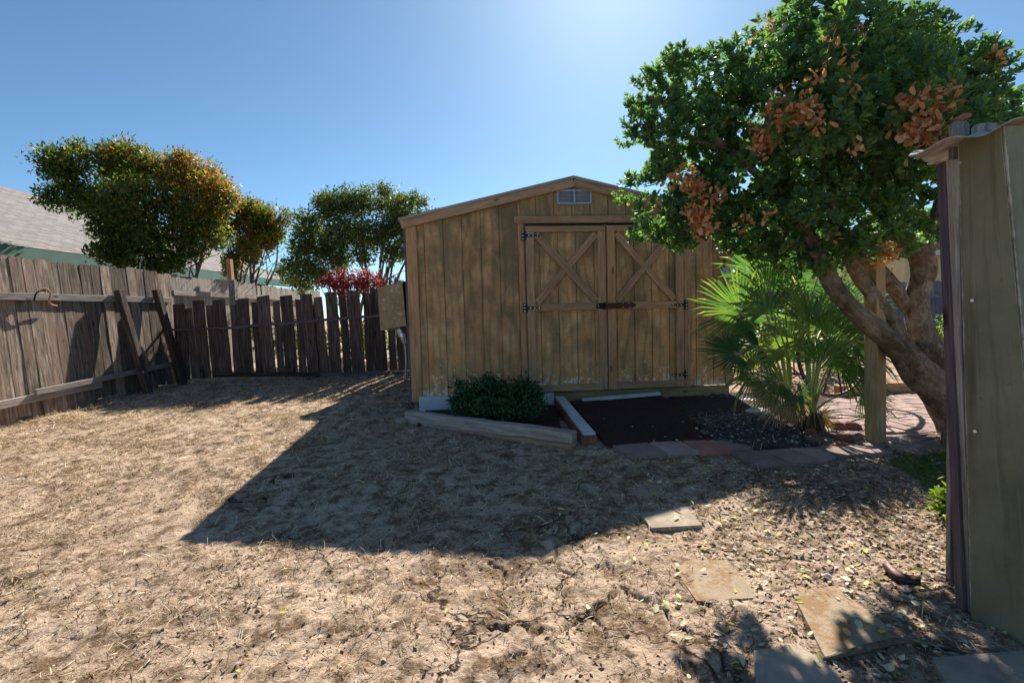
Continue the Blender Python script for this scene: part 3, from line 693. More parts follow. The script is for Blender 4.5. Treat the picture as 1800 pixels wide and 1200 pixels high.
mb = MB(); mb.beam(lp(2.5, .06, .04), lp(4.9, .06, .05), .07, .035, up=(LN[0], LN[1], 0), seg=6, wob=.004); mb.build('kick_board', M['darkrail'], low)
for s in (.05, 2.4, 4.6):
    mb = MB(); mb.beam(lp(s, -.08, -.1), lp(s, -.08, 1.15), .09, .09, up=(LN[0], LN[1], 0)); mb.build('post', M['dark'], low)
bp = lp(-.02, .15, 0)
t_ = empty('leaning_board', bp, label='narrow board leaning in the corner between the tall fence and the dark pickets', cat='board')
mb = MB(); mb.beam(lp(.02, .16, .0), lp(-.28, .12, 1.45), .085, .03, up=(LN[0], LN[1], 0), seg=4, wob=.003); mb.build('plank', M['darkrail'], t_, bevel=.003)

# ------------------------------------------------------------------ cooler box on the shed's side
c0 = at(663, 506, 6.75); c1 = at(707, 494, 6.62); c2 = at(714, 572, 6.62); c3 = at(669, 581, 6.75)
bx = empty('utility_box', ((c0+c1)/2)*np.array([1, 1, 0]), label='beige metal box with scuffed face mounted beside the shed above a pipe stand', cat='box')
dv = np.array([.10, .40, 0]); mb = MB(); q = [c3, c2, c1, c0]; mb.poly(q, [(0, 0), (.4, 0), (.4, .6), (0, .6)]); bkq = [p+dv for p in q]
mb.poly([q[0], bkq[0], bkq[1], q[1]]); mb.poly([q[2], bkq[2], bkq[3], q[3]]); mb.poly([q[3], bkq[3], bkq[0], q[0]])
mtb, t, bs = nm('beige_box_paint'); ob = N(t, 'TexCoord').outputs['Object']
c = ramp(t, noise(t, ob, 6, 5, .6), [(.35, (.27, .19, .085)), (.65, (.36, .27, .14))]); c = mix(t, c, (.62, .57, .50, 1), ramp(t, noise(t, ob, 17, 6, .7), [(.56, (0, 0, 0)), (.64, (.8,)*3)]))
t.links.new(c, bs.inputs['Base Color']); bs.inputs['Roughness'].default_value = .5
mb.build('front_panel', mtb, bx, bevel=.004)
mb = MB(); mb.poly([q[1], bkq[1], bkq[2], q[2]]); mb.poly(bkq[::-1])
w0, w1 = q[1]+np.array([.008, .03, 0]), q[2]+np.array([.008, .03, 0]); mb.poly([w0, w0+dv+np.array([.12, 0, 0]), w1+dv+np.array([.12, 0, 0]), w1]); mb.build('side_panel_gap_shade', M['iron'], bx)  # black side, plus a black sheet as the shade between box and shed
cb = (c2+c3)/2+np.array([.08, .15, 0]); gz_ = float(G(cb[0], cb[1]))
mb = MB(); mb.tube([cb+np.array([0, 0, .02]), (cb[0]+.05, cb[1], (cb[2]+gz_)/2), (cb[0]+.02, cb[1], gz_-.02)], .02, 8, sub=3); mb.build('pipe', M['zinc'], bx); mb = MB(); mb.tube([cb+np.array([.12, 0, .0]), (cb[0]+.16, cb[1], .55), (cb[0]+.24, cb[1]-.03, .45), (cb[0]+.30, cb[1], .5)], .028, 8, sub=4, rough=.1); mb.build('pipe', M['zinc'], bx)
mb = MB(); mb.tube([cb+np.array([-.03, -.06, 0]), cb+np.array([.02, -.07, -.1]), cb+np.array([.05, -.07, -.22])], [.04, .05, .025], 10, rough=.5, sub=4); mb.build('insulation_wrap', M['foil'], bx); mb = MB(); mb.tube([cb+np.array([.16, -.06, -.02]), cb+np.array([.18, -.07, -.12]), cb+np.array([.14, -.07, -.3])], [.04, .055, .02], 10, rough=.5, sub=4)
mb.build('insulation_wrap', M['foil'], bx)

# ------------------------------------------------------------------ neighbour's house (left)
hs = empty('neighbor_house', (-11, 12, 0), label='neighbouring house with long grey shingle roof and dark green fascia beyond the left fence', cat='house')
Y0, Y1, YP = -2., 19.8, 19.8; ex, rx = -9.0, -14.2
def ez(y): return 2.52+.010*(y-8.5)
rz_ = 5.0
mb = MB(); mb.poly([(ex, Y0, ez(Y0)), (ex, Y1, ez(Y1)), (rx, Y1, rz_), (rx, Y0, rz_)], [(0, 0), (Y1-Y0, 0), (Y1-Y0, 5.8), (0, 5.8)])
mb.poly([(rx, Y0, rz_), (rx, Y1, rz_), (2*rx-ex, Y1, 2.4), (2*rx-ex, Y0, 2.4)], [(0, 5.8), (Y1-Y0, 5.8), (Y1-Y0, 0), (0, 0)])
mb.build('roof', M['shingle'], hs)
mb = MB(); mb.beam((ex, Y0, ez(Y0)-.14), (ex, Y1, ez(Y1)-.14), .25, .04, up=(1, 0, 0)); mb.build('fascia', M['teal'], hs); mb = MB(); mb.beam((ex, Y1+.02, ez(Y1)-.10), (rx, Y1+.02, rz_-.10), .22, .04, up=(0, 1, 0)); mb.build('fascia', M['teal'], hs)
mb = MB(); mb.poly([(ex-.45, Y0+.5, 0), (ex-.45, Y1-.4, 0), (ex-.45, Y1-.4, 2.3), (ex-.45, Y0+.5, 2.3)]); mb.poly([(ex-.45, Y1-.4, 0), (2*rx-ex+.45, Y1-.4, 0), (2*rx-ex+.45, Y1-.4, 2.3), (rx, Y1-.4, rz_-.1), (ex-.45, Y1-.4, 2.3)])
mb.poly([(ex-.45, Y0+.5, 0), (ex-.45, Y0+.5, 2.3), (rx, Y0+.5, rz_-.1), (2*rx-ex+.45, Y0+.5, 2.3), (2*rx-ex+.45, Y0+.5, 0)]); mb.build('wall', M['housewall'], hs)

# ------------------------------------------------------------------ trees
def branchy(mb, base, tips, r0, n=8):
    for tp in tips:
        b = np.array(base)+np.array([random.uniform(-.08, .08), random.uniform(-.08, .08), 0]); tp = np.array(tp)
        m1 = b*.65+tp*.35+np.array([random.uniform(-.12, .12), random.uniform(-.12, .12), .15]); m2 = b*.3+tp*.7+np.array([random.uniform(-.15, .15), random.uniform(-.15, .15), .1])
        mb.tube([b, m1, m2, tp], [r0, r0*.72, r0*.45, r0*.15], n, rough=.06, sub=4)
        for _ in range(4):
            f = random.uniform(.45, .9); s0 = b*(1-f)+tp*f; e0 = s0+np.array([random.uniform(-.5, .5), random.uniform(-.4, .4), random.uniform(.1, .5)])
            mb.tube([s0, (s0+e0)/2+np.array([0, 0, .04]), e0], [r0*.3, r0*.2, r0*.07], 5, sub=2)
def foliage(name, parent, mat, blobs, dens, size, tmpl=(LEAF, LEAFF), shell=.55, sprays=8, spread=.10, up=.5, holes=.0, seed=0, biasf=None):
    """blobs: (x,y,z,r[,squash]); leaf sprays (twig ends) spread through each blob's outer volume"""
    P = []; OUT = []
    for b in blobs:
        x, y, z, r = b[:4]; sq = b[4] if len(b) > 4 else .8
        n = max(3, int(dens*r*r)); d = rdir(n); rad = r*(shell+(1-shell)*rng.random(n)**.7)*(1+.12*rng.normal(size=n))
        p = d*rad[:, None]*np.array([1, 1, sq])+np.array([x, y, z]); P.append(p); OUT.append(d)
    P = np.concatenate(P); OUT = np.concatenate(OUT)
    if holes:
        k = vn(P[:, 0]*1.+P[:, 1]*.7, P[:, 2]*1.3+P[:, 1]*.3, 4.5, seed) > holes; P, OUT = P[k], OUT[k]
    n = len(P); tw = nrm(OUT+rdir(n)*.6+np.array([0, 0, up]))
    pos = np.repeat(P, sprays, 0)+rng.normal(size=(n*sprays, 3))*spread; twr = np.repeat(tw, sprays, 0)
    X = nrm(twr*.5+rdir(n*sprays)); Zt = nrm(twr+rdir(n*sprays)*.5+np.array([0, 0, .4])); Yv = nrm(np.cross(Zt, X)); Z = np.cross(X, Yv)
    sc = size*rng.uniform(.65, 1.25, n*sprays)
    Vv, Ff = instance(tmpl[0], tmpl[1], pos, X, Yv, Z, sc)
    rr = rng.random(n*sprays)*.7+np.repeat(rng.random(n), sprays)*.3
    if biasf is not None: rr = np.clip(rr+biasf(pos), 0, 1)
    return np_mesh(name, Vv, Ff, mat, np.repeat(rr, len(tmpl[1])), parent=parent)
def pxblobs(lst, sq=.8):
    out = []
    for (px, py, rp_, Yd) in lst:
        c = at(px, py, Yd); out.append((c[0], c[1], c[2], rp_*Yd/FPX, sq))
    return out

M['myrtle'] = leafmat('crape_myrtle_leaf', [(0, (.035, .07, .015)), (.5, (.085, .14, .022)), (.70, (.17, .18, .025)), (.82, (.32, .17, .03)), (1, (.40, .15, .05))], .45)
M['myrtle2'] = leafmat('mixed_leaf', [(0, (.04, .08, .028)), (.55, (.08, .13, .04)), (.8, (.16, .18, .05)), (1, (.28, .15, .07))], .45)
def myrtle(name, label, base_px, Yb, blobs, orange, seed, dens=230, size=.075, mat='myrtle', ntips=9):
    b = at(base_px[0], base_px[1], Yb); base = np.array([b[0], b[1], float(G(b[0], b[1]))])
    t_ = empty(name, base, label=label, cat='tree')
    bl = pxblobs(blobs); bl = [(x, y+random.uniform(-.45, .45), z, r, q) for x, y, z, r, q in bl]
    mb = MB(); tips = [(x_, y_, z_) for x_, y_, z_, r_, _ in random.sample(bl, min(ntips, len(bl)))]
    branchy(mb, base, tips, .05, 7); mb.build('trunk', M['barkp'], t_)
    foliage('crown', t_, M[mat], bl, dens, size, tmpl=(LEAF, LEAFF), shell=.25, sprays=9, spread=.06, holes=.13, seed=seed, biasf=orange)
    return t_
Yb = 9.8
bl1 = [(150, 300, 38, 9.8), (118, 300, 24, 9.6), (190, 285, 40, 9.9), (240, 290, 45, 10), (290, 305, 45, 10), (340, 310, 42, 10.1), (375, 335, 38, 10.1), (388, 370, 30, 10.1), (130, 345, 40, 9.6), (105, 350, 22, 9.6), (180, 355, 48, 9.6), (240, 355, 52, 9.5), (300, 365, 50, 9.6), (350, 385, 42, 9.8), (375, 415, 28, 9.8), (165, 395, 32, 9.5), (215, 410, 42, 9.5), (265, 420, 42, 9.6), (315, 415, 32, 9.6), (235, 450, 30, 9.6), (280, 458, 24, 9.7), (165, 438, 14, 9.5), (190, 436, 12, 9.5), (210, 445, 26, 9.5), (260, 468, 20, 9.6), (310, 455, 22, 9.7), (345, 440, 20, 9.8), (215, 285, 26, 10), (160, 272, 18, 10), (200, 265, 16, 10), (325, 285, 20, 10), (400, 350, 18, 10)]
x1 = at(250, 300, Yb); 
myrtle('myrtle_tree', 'largest round tree behind the left fence, green with orange tinted right side', (292, 560), Yb, bl1, lambda p: .22*np.clip((p[:, 0]+7.2)/1.2, -.9, 1.1)+.22*np.clip((p[:, 2]-3.3)/1.0, -1, 1)-.08, 1, dens=1150, size=.080)
bl2 = [(400, 400, 26, 11.5), (440, 375, 30, 11.8), (430, 360, 18, 11.8), (480, 390, 28, 12), (505, 385, 16, 12), (460, 410, 30, 11.8), (420, 430, 24, 11.6), (495, 415, 18, 12), (440, 450, 16, 11.6), (400, 372, 20, 11.5), (425, 478, 14, 11.6), (400, 455, 18, 11.6), (470, 430, 16, 11.8), (455, 440, 14, 11.6)]
myrtle('myrtle_tree', 'smaller tree with yellow-orange leaf tips between the two larger trees', (430, 540), 11.7, bl2, lambda p: .10, 2, dens=1400, size=.080)
bl3 = [(540, 395, 30, 11), (590, 365, 34, 11), (560, 350, 16, 11), (640, 360, 34, 11.2), (690, 360, 32, 11.3), (725, 355, 18, 11.4), (745, 358, 10, 11.4), (605, 345, 18, 11), (680, 340, 14, 11), (520, 430, 26, 10.8), (560, 430, 34, 10.8), (610, 410, 38, 10.9), (660, 410, 36, 11), (705, 400, 32, 11.2), (735, 395, 20, 11.3), (510, 465, 20, 10.8), (545, 470, 24, 10.8), (590, 455, 26, 10.8), (640, 450, 20, 11), (690, 445, 22, 11), (725, 440, 22, 11), (505, 490, 16, 10.8), (535, 500, 18, 10.8), (570, 485, 18, 10.8), (480, 470, 12, 10.8), (760, 400, 30, 11.3), (790, 430, 30, 11.3)]
myrtle('myrtle_tree', 'airy green tree with many stems rising behind the red shrub', (640, 560), 11, bl3, lambda p: .02, 3, dens=1300, size=.074, mat='myrtle2', ntips=14)
M['redleaf'] = leafmat('red_leaf', [(0, (.10, .02, .025)), (.4, (.32, .03, .045)), (.72, (.50, .06, .06)), (.88, (.50, .20, .06)), (1, (.22, .26, .06))], .3)
M['purple'] = leafmat('purple_leaf', [(0, (.06, .03, .04)), (.6, (.14, .06, .08)), (1, (.2, .16, .08))], .4)
M['hedge'] = leafmat('bright_hedge_leaf', [(0, (.05, .10, .02)), (.5, (.12, .20, .03)), (1, (.30, .34, .05))], .5)
def shrub(name, label, blobs, mat, dens, size, cat='shrub', tmpl=(LEAF, LEAFF), spread=.05, shell=.2, holes=0, stems=5, group=None, sprays=8, r0=.012):
    c = np.mean([b[:3] for b in blobs], 0); base = np.array([c[0], c[1], float(G(c[0], c[1]))])
    t_ = empty(name, base, label=label, cat=cat, group=group)
    mb = MB()
    for k in range(stems):
        tb = random.choice(blobs); mb.tube([base+np.array([random.uniform(-.06, .06), random.uniform(-.04, .04), -.02]), (base+np.array(tb[:3]))/2+np.array([0, 0, .03]), tb[:3]], [r0, r0*.7, r0*.3], 6, sub=3)
    mb.build('stem', M['barkp'], t_)
    foliage('foliage', t_, M[mat], blobs, dens, size, tmpl=tmpl, shell=shell, sprays=sprays, spread=spread, holes=holes)
    return t_
shrub('red_shrub', 'bright red leaved shrub showing above the low dark picket fence', pxblobs([(585, 495, 14, 8.5), (605, 490, 15, 8.5), (625, 492, 16, 8.5), (645, 490, 15, 8.5), (575, 492, 10, 8.6), (600, 508, 16, 8.5), (632, 508, 16, 8.5), (655, 500, 10, 8.5), (562, 498, 8, 8.5), (662, 494, 9, 8.5)]), 'redleaf', 1900, .055, stems=8)
shrub('purple_shrub', 'dull purple leaved shrub behind the beige box beside the shed', pxblobs([(672, 500, 12, 8.8), (690, 498, 12, 8.8), (705, 500, 10, 8.8), (690, 520, 16, 8.8)]), 'purple', 1100, .06)
shrub('hedge_shrub', 'yellow-green shrub seen through the gaps of the low dark fence', [(x, 9.2+random.uniform(-.3, .3), .55+random.uniform(0, .25), .45) for x in np.arange(-4.6, -.5, .5)], 'hedge', 420, .07)

# ------------------------------------------------------------------ bush in the bed
M['bedleaf'] = leafmat('dark_bush_leaf', [(0, (.015, .045, .018)), (.6, (.035, .095, .035)), (1, (.08, .17, .055))], .3)
sb = [(840, 690, 28, 4.75), (815, 700, 24, 4.6), (870, 690, 30, 4.75), (905, 692, 26, 4.6), (930, 700, 24, 4.5), (850, 715, 26, 4.4), (890, 718, 26, 4.35), (925, 722, 20, 4.3), (815, 718, 18, 4.45), (805, 678, 10, 4.7), (858, 667, 10, 4.8), (918, 672, 10, 4.6), (950, 712, 12, 4.3), (940, 685, 10, 4.5)]
bb = shrub('green_bush', 'dark green bush growing in the bed against the shed wall', pxblobs(sb), 'bedleaf', 5200, .042, cat='bush', spread=.022, shell=.15, stems=12, sprays=8)
mb = MB()
for k in range(22):
    p = gd(random.uniform(800, 930), random.uniform(728, 742)); mb.tube([p, p+np.array([random.uniform(-.06, .06), -.02, .10]), p+np.array([random.uniform(-.16, .16), random.uniform(-.08, 0), random.uniform(.15, .26)])], [.0025, .002, .001], 4, sub=2)
mb.build('dry_stalk', plain('dry_stalk', (.35, .30, .14), .8), bb)

# ------------------------------------------------------------------ bed soil
mb = MB(); P = pg([(724, 738), (1010, 772), (985, 705), (960, 702), (740, 702)])
pl_ = [(-.93, 4.60), (.38, 3.84), (.47, 5.2), (-.96, 5.18)]
mb = MB(); slab(ccw(pl_), .03, .05, mb); o = mb.build('bed_soil', M['soil']); tag(o, kind='structure')
mb = MB(); slab(pg([(1090, 792), (1250, 776), (1345, 800), (1450, 800), (1530, 785), (1480, 700), (1300, 690), (1180, 696)]), .012, .04, mb); o = mb.build('gravel_soil', M['soil']); tag(o, kind='structure')

# ------------------------------------------------------------------ pavers
def paver(quad, label, mat, dz=.016, th_=.05, group='square pavers in a row beyond the ramp', cat='paver', name='paver'):
    P = pg(quad); c = np.mean(P, 0); mb = MB(); slab(P, dz, th_, mb)
    o = mb.build(name, mat, bevel=.004); tag(o, label=label, cat=cat, group=group); return o
rowA = [((1077, 790), (1138, 785), (1172, 804), (1102, 807)), ((1140, 785), (1196, 782), (1228, 801), (1174, 804)), ((1199, 782), (1254, 780), (1290, 800), (1231, 803))]
labs = ['leftmost grey-pink paver at the foot of the dark ramp', 'second grey-pink paver along the foot of the dark ramp', 'bright red paver with a raised front edge at the right foot of the ramp']
for q, l, mt in zip(rowA, labs, ('paver', 'paver', 'paverred')): paver(q, l, M[mt], dz=.032)
rowB = [((1257, 778), (1300, 775), (1325, 795), (1280, 797)), ((1281, 799), (1336, 796), (1392, 821), (1332, 825)), ((1338, 796), (1385, 793), (1440, 813), (1394, 819)), ((1387, 792), (1432, 790), (1470, 806), (1440, 812)), ((1434, 790), (1480, 788), (1520, 802), (1472, 806)), ((1482, 788), (1530, 786), (1570, 798), (1522, 802))]
labs = ['small grey paver between the red paver and the gravel bed', 'wide grey-mauve paver right of the red paver, nearest the camera', 'mauve paver below the palm crossed by a streak of sunlight', 'paver below the rock pile, fourth from the right end of the row', 'paver just left of the square wooden post', 'paver at the foot of the square wooden post, last of its row']
for q, l in zip(rowB, labs): paver(q, l, M['paver'], dz=.020)

def mossy():
    mt, t, bs = nm('mossy_concrete'); ob = N(t, 'TexCoord').outputs['Object']
    c = ramp(t, noise(t, ob, 9, 6, .6), [(.35, (.32, .245, .165)), (.65, (.44, .35, .25))])
    c = mix(t, c, (.25, .13, .045, 1), ramp(t, noise(t, ob, 9, 8, .75), [(.46, (0, 0, 0)), (.56, (.85,)*3)]))
    c = mix(t, c, (.20, .14, .09, 1), ramp(t, noise(t, ob, 40, 5, .7), [(.58, (0, 0, 0)), (.7, (.7,)*3)]))
    t.links.new(c, bs.inputs['Base Color']); bs.inputs['Roughness'].default_value = .95; bump(t, noise(t, ob, 110, 5, .7), .6, .005, bs); return mt
M['mossy'] = mossy()
stones = [(((1125, 906), (1205, 893), (1235, 927), (1145, 932)), 'clean sandy stepping stone at the edge of the shed shadow', 'concrete', .014),
          (((1175, 990), (1278, 988), (1335, 1055), (1225, 1061)), 'stepping stone with patches of orange moss, lying in full sun', 'mossy', .012),
          (((1392, 1047), (1465, 1036), (1590, 1130), (1450, 1162)), 'long mossy stepping stone half covered by the tree shadow', 'mossy', .016),
          (((1325, 1152), (1402, 1139), (1475, 1192), (1492, 1240), (1330, 1245)), 'shaded stepping stone cut by the bottom edge of the photo', 'concrete', .018),
          (((1638, 1166), (1800, 1153), (1900, 1200), (1900, 1260), (1690, 1260)), 'shaded flagstone in the bottom right corner beside the lean-to', 'concrete', .020)]
for q, l, mt, dz in stones: paver(q, l, M[mt], dz=dz, th_=.04, group='stepping stones across the yard', cat='stepping stone', name='stepping_stone')

# ------------------------------------------------------------------ brick path, herringbone
def inpoly(P, x, y):
    c = False; n = len(P)
    for i in range(n):
        x1, y1 = P[i][:2]; x2, y2 = P[(i+1) % n][:2]
        if (y1 > y) != (y2 > y) and x < (x2-x1)*(y-y1)/(y2-y1)+x1: c = not c
    return c
PP = pg([(1420, 770), (1440, 705), (1560, 696), (1690, 690), (1790, 700), (1900, 760), (1720, 790), (1590, 801), (1525, 785)])
mb = MB(); bw = .102; ang = R(12)
ca, sa = math.cos(ang), math.sin(ang); cx_, cy_ = 3.4, 4.2
for i in range(-40, 40):
    for j in range(-40, 40):
        k = (i-j) % 4
        if k == 0: c = (i+1, j+.5); hor = True
        elif k == 3: c = (i+.5, j+1); hor = False
        else: continue
        x = cx_+(c[0]*ca-c[1]*sa)*bw; y = cy_+(c[0]*sa+c[1]*ca)*bw
        if not inpoly(PP, x, y): continue
        a = ang+(0 if hor else math.pi/2)
        dx, dy = math.cos(a), math.sin(a); hl, hw = bw-.006, bw/2-.005
        Q = [(x+dx*u*hl-dy*v*hw, y+dy*u*hl+dx*v*hw) for u, v in ((-1, -1), (1, -1), (1, 1), (-1, 1))]
        slab(Q, .022+random.uniform(-.003, .003), .05, mb)
o = mb.build('brick_path', M['paver'], bevel=.003); tag(o, kind='structure')

# far edging timber
e0 = gd(1560, 690); e1 = gd(1800, 676)
t_ = empty('edging_timber', e0, label='brown timber edging beyond the brick path at the right', cat='timber')
mb = MB(); mb.beam((e0[0]-.6, e0[1]-.05, e0[2]+.05), (e1[0], e1[1], e1[2]+.05), .10, .11, seg=8, wob=.006); mb.build('beam', M['trimo'], t_, bevel=.005)

# ------------------------------------------------------------------ rocks beside the palm
rocks = [(1440, 775, 20, 12, 'rock', 'flat brown rock at the left of the pile beneath the palm'), (1462, 768, 22, 10, 'rock', 'dark rock in the middle of the pile under the palm'), (1450, 758, 22, 7, 'whiterock', 'small white stone lying on top of the rock pile'), (1490, 772, 20, 14, 'redbrick', 'reddish rock on the right side of the pile'), (1510, 770, 20, 16, 'rock', 'large brown rock nearest the square post'), (1478, 752, 18, 14, 'redbrick', 'broken brick leaning at the back of the rock pile'), (1500, 752, 20, 14, 'redbrick', 'tilted brick behind the large brown rock'), (1480, 784, 16, 9, 'redbrick', 'low rusty stone in front of the pile'), (1428, 762, 12, 16, 'redbrick', 'upright rusty stone against the right palm base'), (1365, 735, 22, 8, 'rock', 'flat rock left of the palm base'), (1340, 725, 24, 8, 'whiterock', 'pale flat stone in the sun near the shed corner'), (1325, 706, 22, 7, 'whiterock', 'pale flat stone just beyond the shed corner'), (1395, 742, 16, 10, 'rock', 'dark stone between the two palm bases')]
for k, (px, py, a, b_, mt, l) in enumerate(rocks):
    p = gd(px, py+b_*.5); s_ = p[1]/FPX; mb = MB(); mb.rock((p[0], p[1]+a*s_*.5, p[2]+b_*s_*.45), (a*s_, a*s_*.8, b_*s_*.8), seed=k)
    o = mb.build('rock', M[mt], bevel=.002); tag(o, label=l, cat='rock', group='rocks around the palm')

# ------------------------------------------------------------------ square post
p = gd(1547, 783); tp_ = at(1528, 500, 3.36)
t_ = empty('square_post', p, label='square brown wooden post standing at the end of the paver row', cat='post')
mb = MB(); mb.beam((p[0], p[1]+.04, p[2]-.05), (p[0]-.02, p[1]+.05, 1.32), .088, .088, up=(.35, -1, 0), seg=6, wob=.001); mb.build('shaft', M['post'], t_, bevel=.004)

# ------------------------------------------------------------------ wheel behind the palm
wc = at(1468, 618, 4.55); wr = .42
t_ = empty('wagon_wheel', (wc[0], wc[1], float(G(wc[0], wc[1]))), label='dark spoked wagon wheel half hidden behind the palm fronds', cat='wheel')
wn_ = np.array([.25, -1, 0]); wn_ /= np.linalg.norm(wn_); wx = np.cross([0, 0, 1.], wn_); wx /= np.linalg.norm(wx)
def wp(a, r): return wc+(wx*math.cos(a)+np.array([0, 0, 1.])*math.sin(a))*r
mb = MB(); mb.tube([wp(a, wr) for a in np.linspace(0, 2*math.pi, 41)], .018, 8, cap=False); mb.build('rim', M['rust'], t_)
mb = MB(); mb.tube([wc-wn_*.05, wc-wn_*.03, wc+wn_*.03, wc+wn_*.05], [.03, .055, .055, .03], 12); mb.build('hub', M['rust'], t_)
for k in range(12):
    mb = MB(); a = 2*math.pi*k/12+.2; mb.tube([wp(a, .04), wp(a, wr-.01)], [.012, .008], 6); mb.build('spoke', M['rust'], t_)

# ------------------------------------------------------------------ palm
M['palm'] = leafmat('palm_leaf', [(0, (.04, .105, .05)), (.5, (.075, .165, .055)), (.85, (.19, .28, .06)), (1, (.36, .36, .12))], .5, .35, spec=.5)
M['palmtrunk'] = bark('palm_fibre', (.05, .03, .02), (.14, .085, .05), (.26, .18, .12))
pb1 = gd(1388, 742); pb2 = gd(1428, 758)
palm = empty('fan_palm', (pb1+pb2)/2, label='clump of bright green fan palm fronds beside the shed', cat='palm')
for pb, h in ((pb1, .18), (pb2, .14)):
    mb = MB(); mb.tube([pb-np.array([0, 0, .03]), pb+np.array([.01, 0, h*.5]), pb+np.array([.0, 0, h])], [.075, .07, .045], 12, rough=.18, sub=4); mb.build('trunk', M['palmtrunk'], palm)
fans = [(1300, 548, 140, 98, 3.9, .2), (1332, 486, 100, 84, 4.3, -.1), (1398, 505, 85, 88, 4.4, 0), (1298, 622, 165, 78, 3.75, .3), (1350, 560, 125, 92, 3.95, .2), (1440, 480, 70, 74, 4.4, 0), (1500, 600, 5, 92, 3.7, .4), (1478, 645, -5, 84, 3.6, .5), (1515, 690, -25, 66, 3.5, .4), (1372, 672, 200, 62, 3.6, .4), (1422, 575, 95, 104, 3.95, .1), (1470, 545, 50, 92, 4.3, 0), (1440, 640, 80, 78, 3.6, .3), (1325, 655, 185, 66, 4.0, .3), (1392, 452, 105, 62, 4.6, -.1), (1335, 610, 150, 84, 4.1, .3), (1455, 590, 20, 95, 3.8, .4), (1385, 620, 110, 80, 3.75, .2), (1480, 585, 60, 84, 4.2, 0), (1350, 510, 75, 80, 4.2, 0), (1410, 535, 120, 80, 4.1, .1), (1400, 690, -40, 40, 3.6, .4), (1310, 590, 120, 60, 4.2, .1), (1505, 560, 30, 66, 4.2, .2)]
def fan(k, hx, hy, deg, rp_, Yd, tilt):
    H = at(hx, hy, Yd); r = rp_*Yd/FPX*1.05; base = (pb1 if hx < 1405 else pb2)+np.array([0, 0, .14])
    a0 = R(deg); D = np.array([math.cos(a0), tilt*-.6+random.uniform(-.25, .25), math.sin(a0)]); D /= np.linalg.norm(D)
    nrm0 = np.array([random.uniform(-.9, .9), -1, .35+tilt+random.uniform(-.3, .6)]); nrm0 -= D*(nrm0@D); nrm0 /= np.linalg.norm(nrm0); S_ = np.cross(D, nrm0)
    Vs = []; Fs = []; rs_ = []; n = 34; span = R(random.uniform(85, 118)); droopy = random.choice((.1, .25, .6)); da = 2*span/n; rv = random.random()
    for i in range(n):
        a = -span+da*(i+.5)+random.uniform(-.012, .012); ln = r*(.72+.28*math.cos(a*.7))*random.uniform(.84, 1.06)
        def pt(an, rad, lift, droop=0):
            return H+(D*math.cos(an)+S_*math.sin(an))*rad+nrm0*lift-np.array([0, 0, 1.])*droop
        ri = ln*random.uniform(.36, .46); dr = ln*(random.uniform(.02, .14)+(random.uniform(.1, .45) if random.random() < droopy else 0)); fd = ln*.018
        b = len(Vs)
        Vs += [pt(a, 0.01, 0), pt(a-da/2, ri, 0), pt(a, ri, fd+.004), pt(a+da/2, ri, 0), pt(a-da*.20, ri+(ln-ri)*.6, 0, dr*.35), pt(a, ri+(ln-ri)*.6, fd*.7, dr*.35), pt(a+da*.20, ri+(ln-ri)*.6, 0, dr*.35), pt(a+random.uniform(-.05, .05), ln, 0, dr)]
        Fs += [[b, b+1, b+2], [b, b+2, b+3], [b+1, b+4, b+5], [b+1, b+5, b+2], [b+2, b+5, b+6], [b+2, b+6, b+3], [b+4, b+7, b+5], [b+5, b+7, b+6]]
        q_ = min(1, max(0, rv*.6+random.random()*.4)); rs_ += [q_]*6+[min(1, q_+random.choice((0, .2, .5)))]*2
    fr = np_mesh('frond', np.array(Vs), np.array(Fs), M['palm'], np.array(rs_), parent=palm)
    mb = MB(); mid = (base+H)/2+np.array([(H[0]-base[0])*-.12, 0, .10*np.linalg.norm(H-base)])
    mb.tube([base, mid, H, H+D*.03], [.011, .008, .006, .004], 6, sub=5, r=.9)
    st_ = mb.build('petiole', M['hedgestem'], None); st_.parent = fr
    me = st_.data; off = np.array(palm.location)
    me.transform(Matrix.Translation(Vector(-off)))
M['hedgestem'] = plain('palm_petiole', (.30, .36, .10), .5, 0, .3, 10, .05)
for k, f_ in enumerate(fans): fan(k, *f_)
mb = MB()
for k in range(40):
    pb = random.choice((pb1, pb2)); a = random.uniform(0, 6.28); ro_ = random.uniform(.06, .14)
    mb.tube([pb+np.array([math.cos(a)*.06, math.sin(a)*.06, .16]), pb+np.array([math.cos(a)*ro_, math.sin(a)*ro_, .10]), pb+np.array([math.cos(a)*ro_*1.6, math.sin(a)*ro_*1.6, .01])], [.006, .004, .002], 4, sub=2)

M['palmdead'] = leafmat('dead_palm_leaf', [(0, (.20, .12, .06)), (1, (.48, .36, .20))], .3, .8)
live_ = M['palm']; M['palm'] = M['palmdead']
for k, f_ in enumerate(((1372, 712, 215, 44, 3.75, .5), (1440, 730, -50, 40, 3.6, .5), (1405, 700, 250, 46, 3.6, .4), (1350, 690, 200, 50, 3.9, .4))): fan(90+k, *f_)
M['palm'] = live_
mb.build('dead_petiole', plain('dry_petiole', (.26, .17, .10), .8), palm)

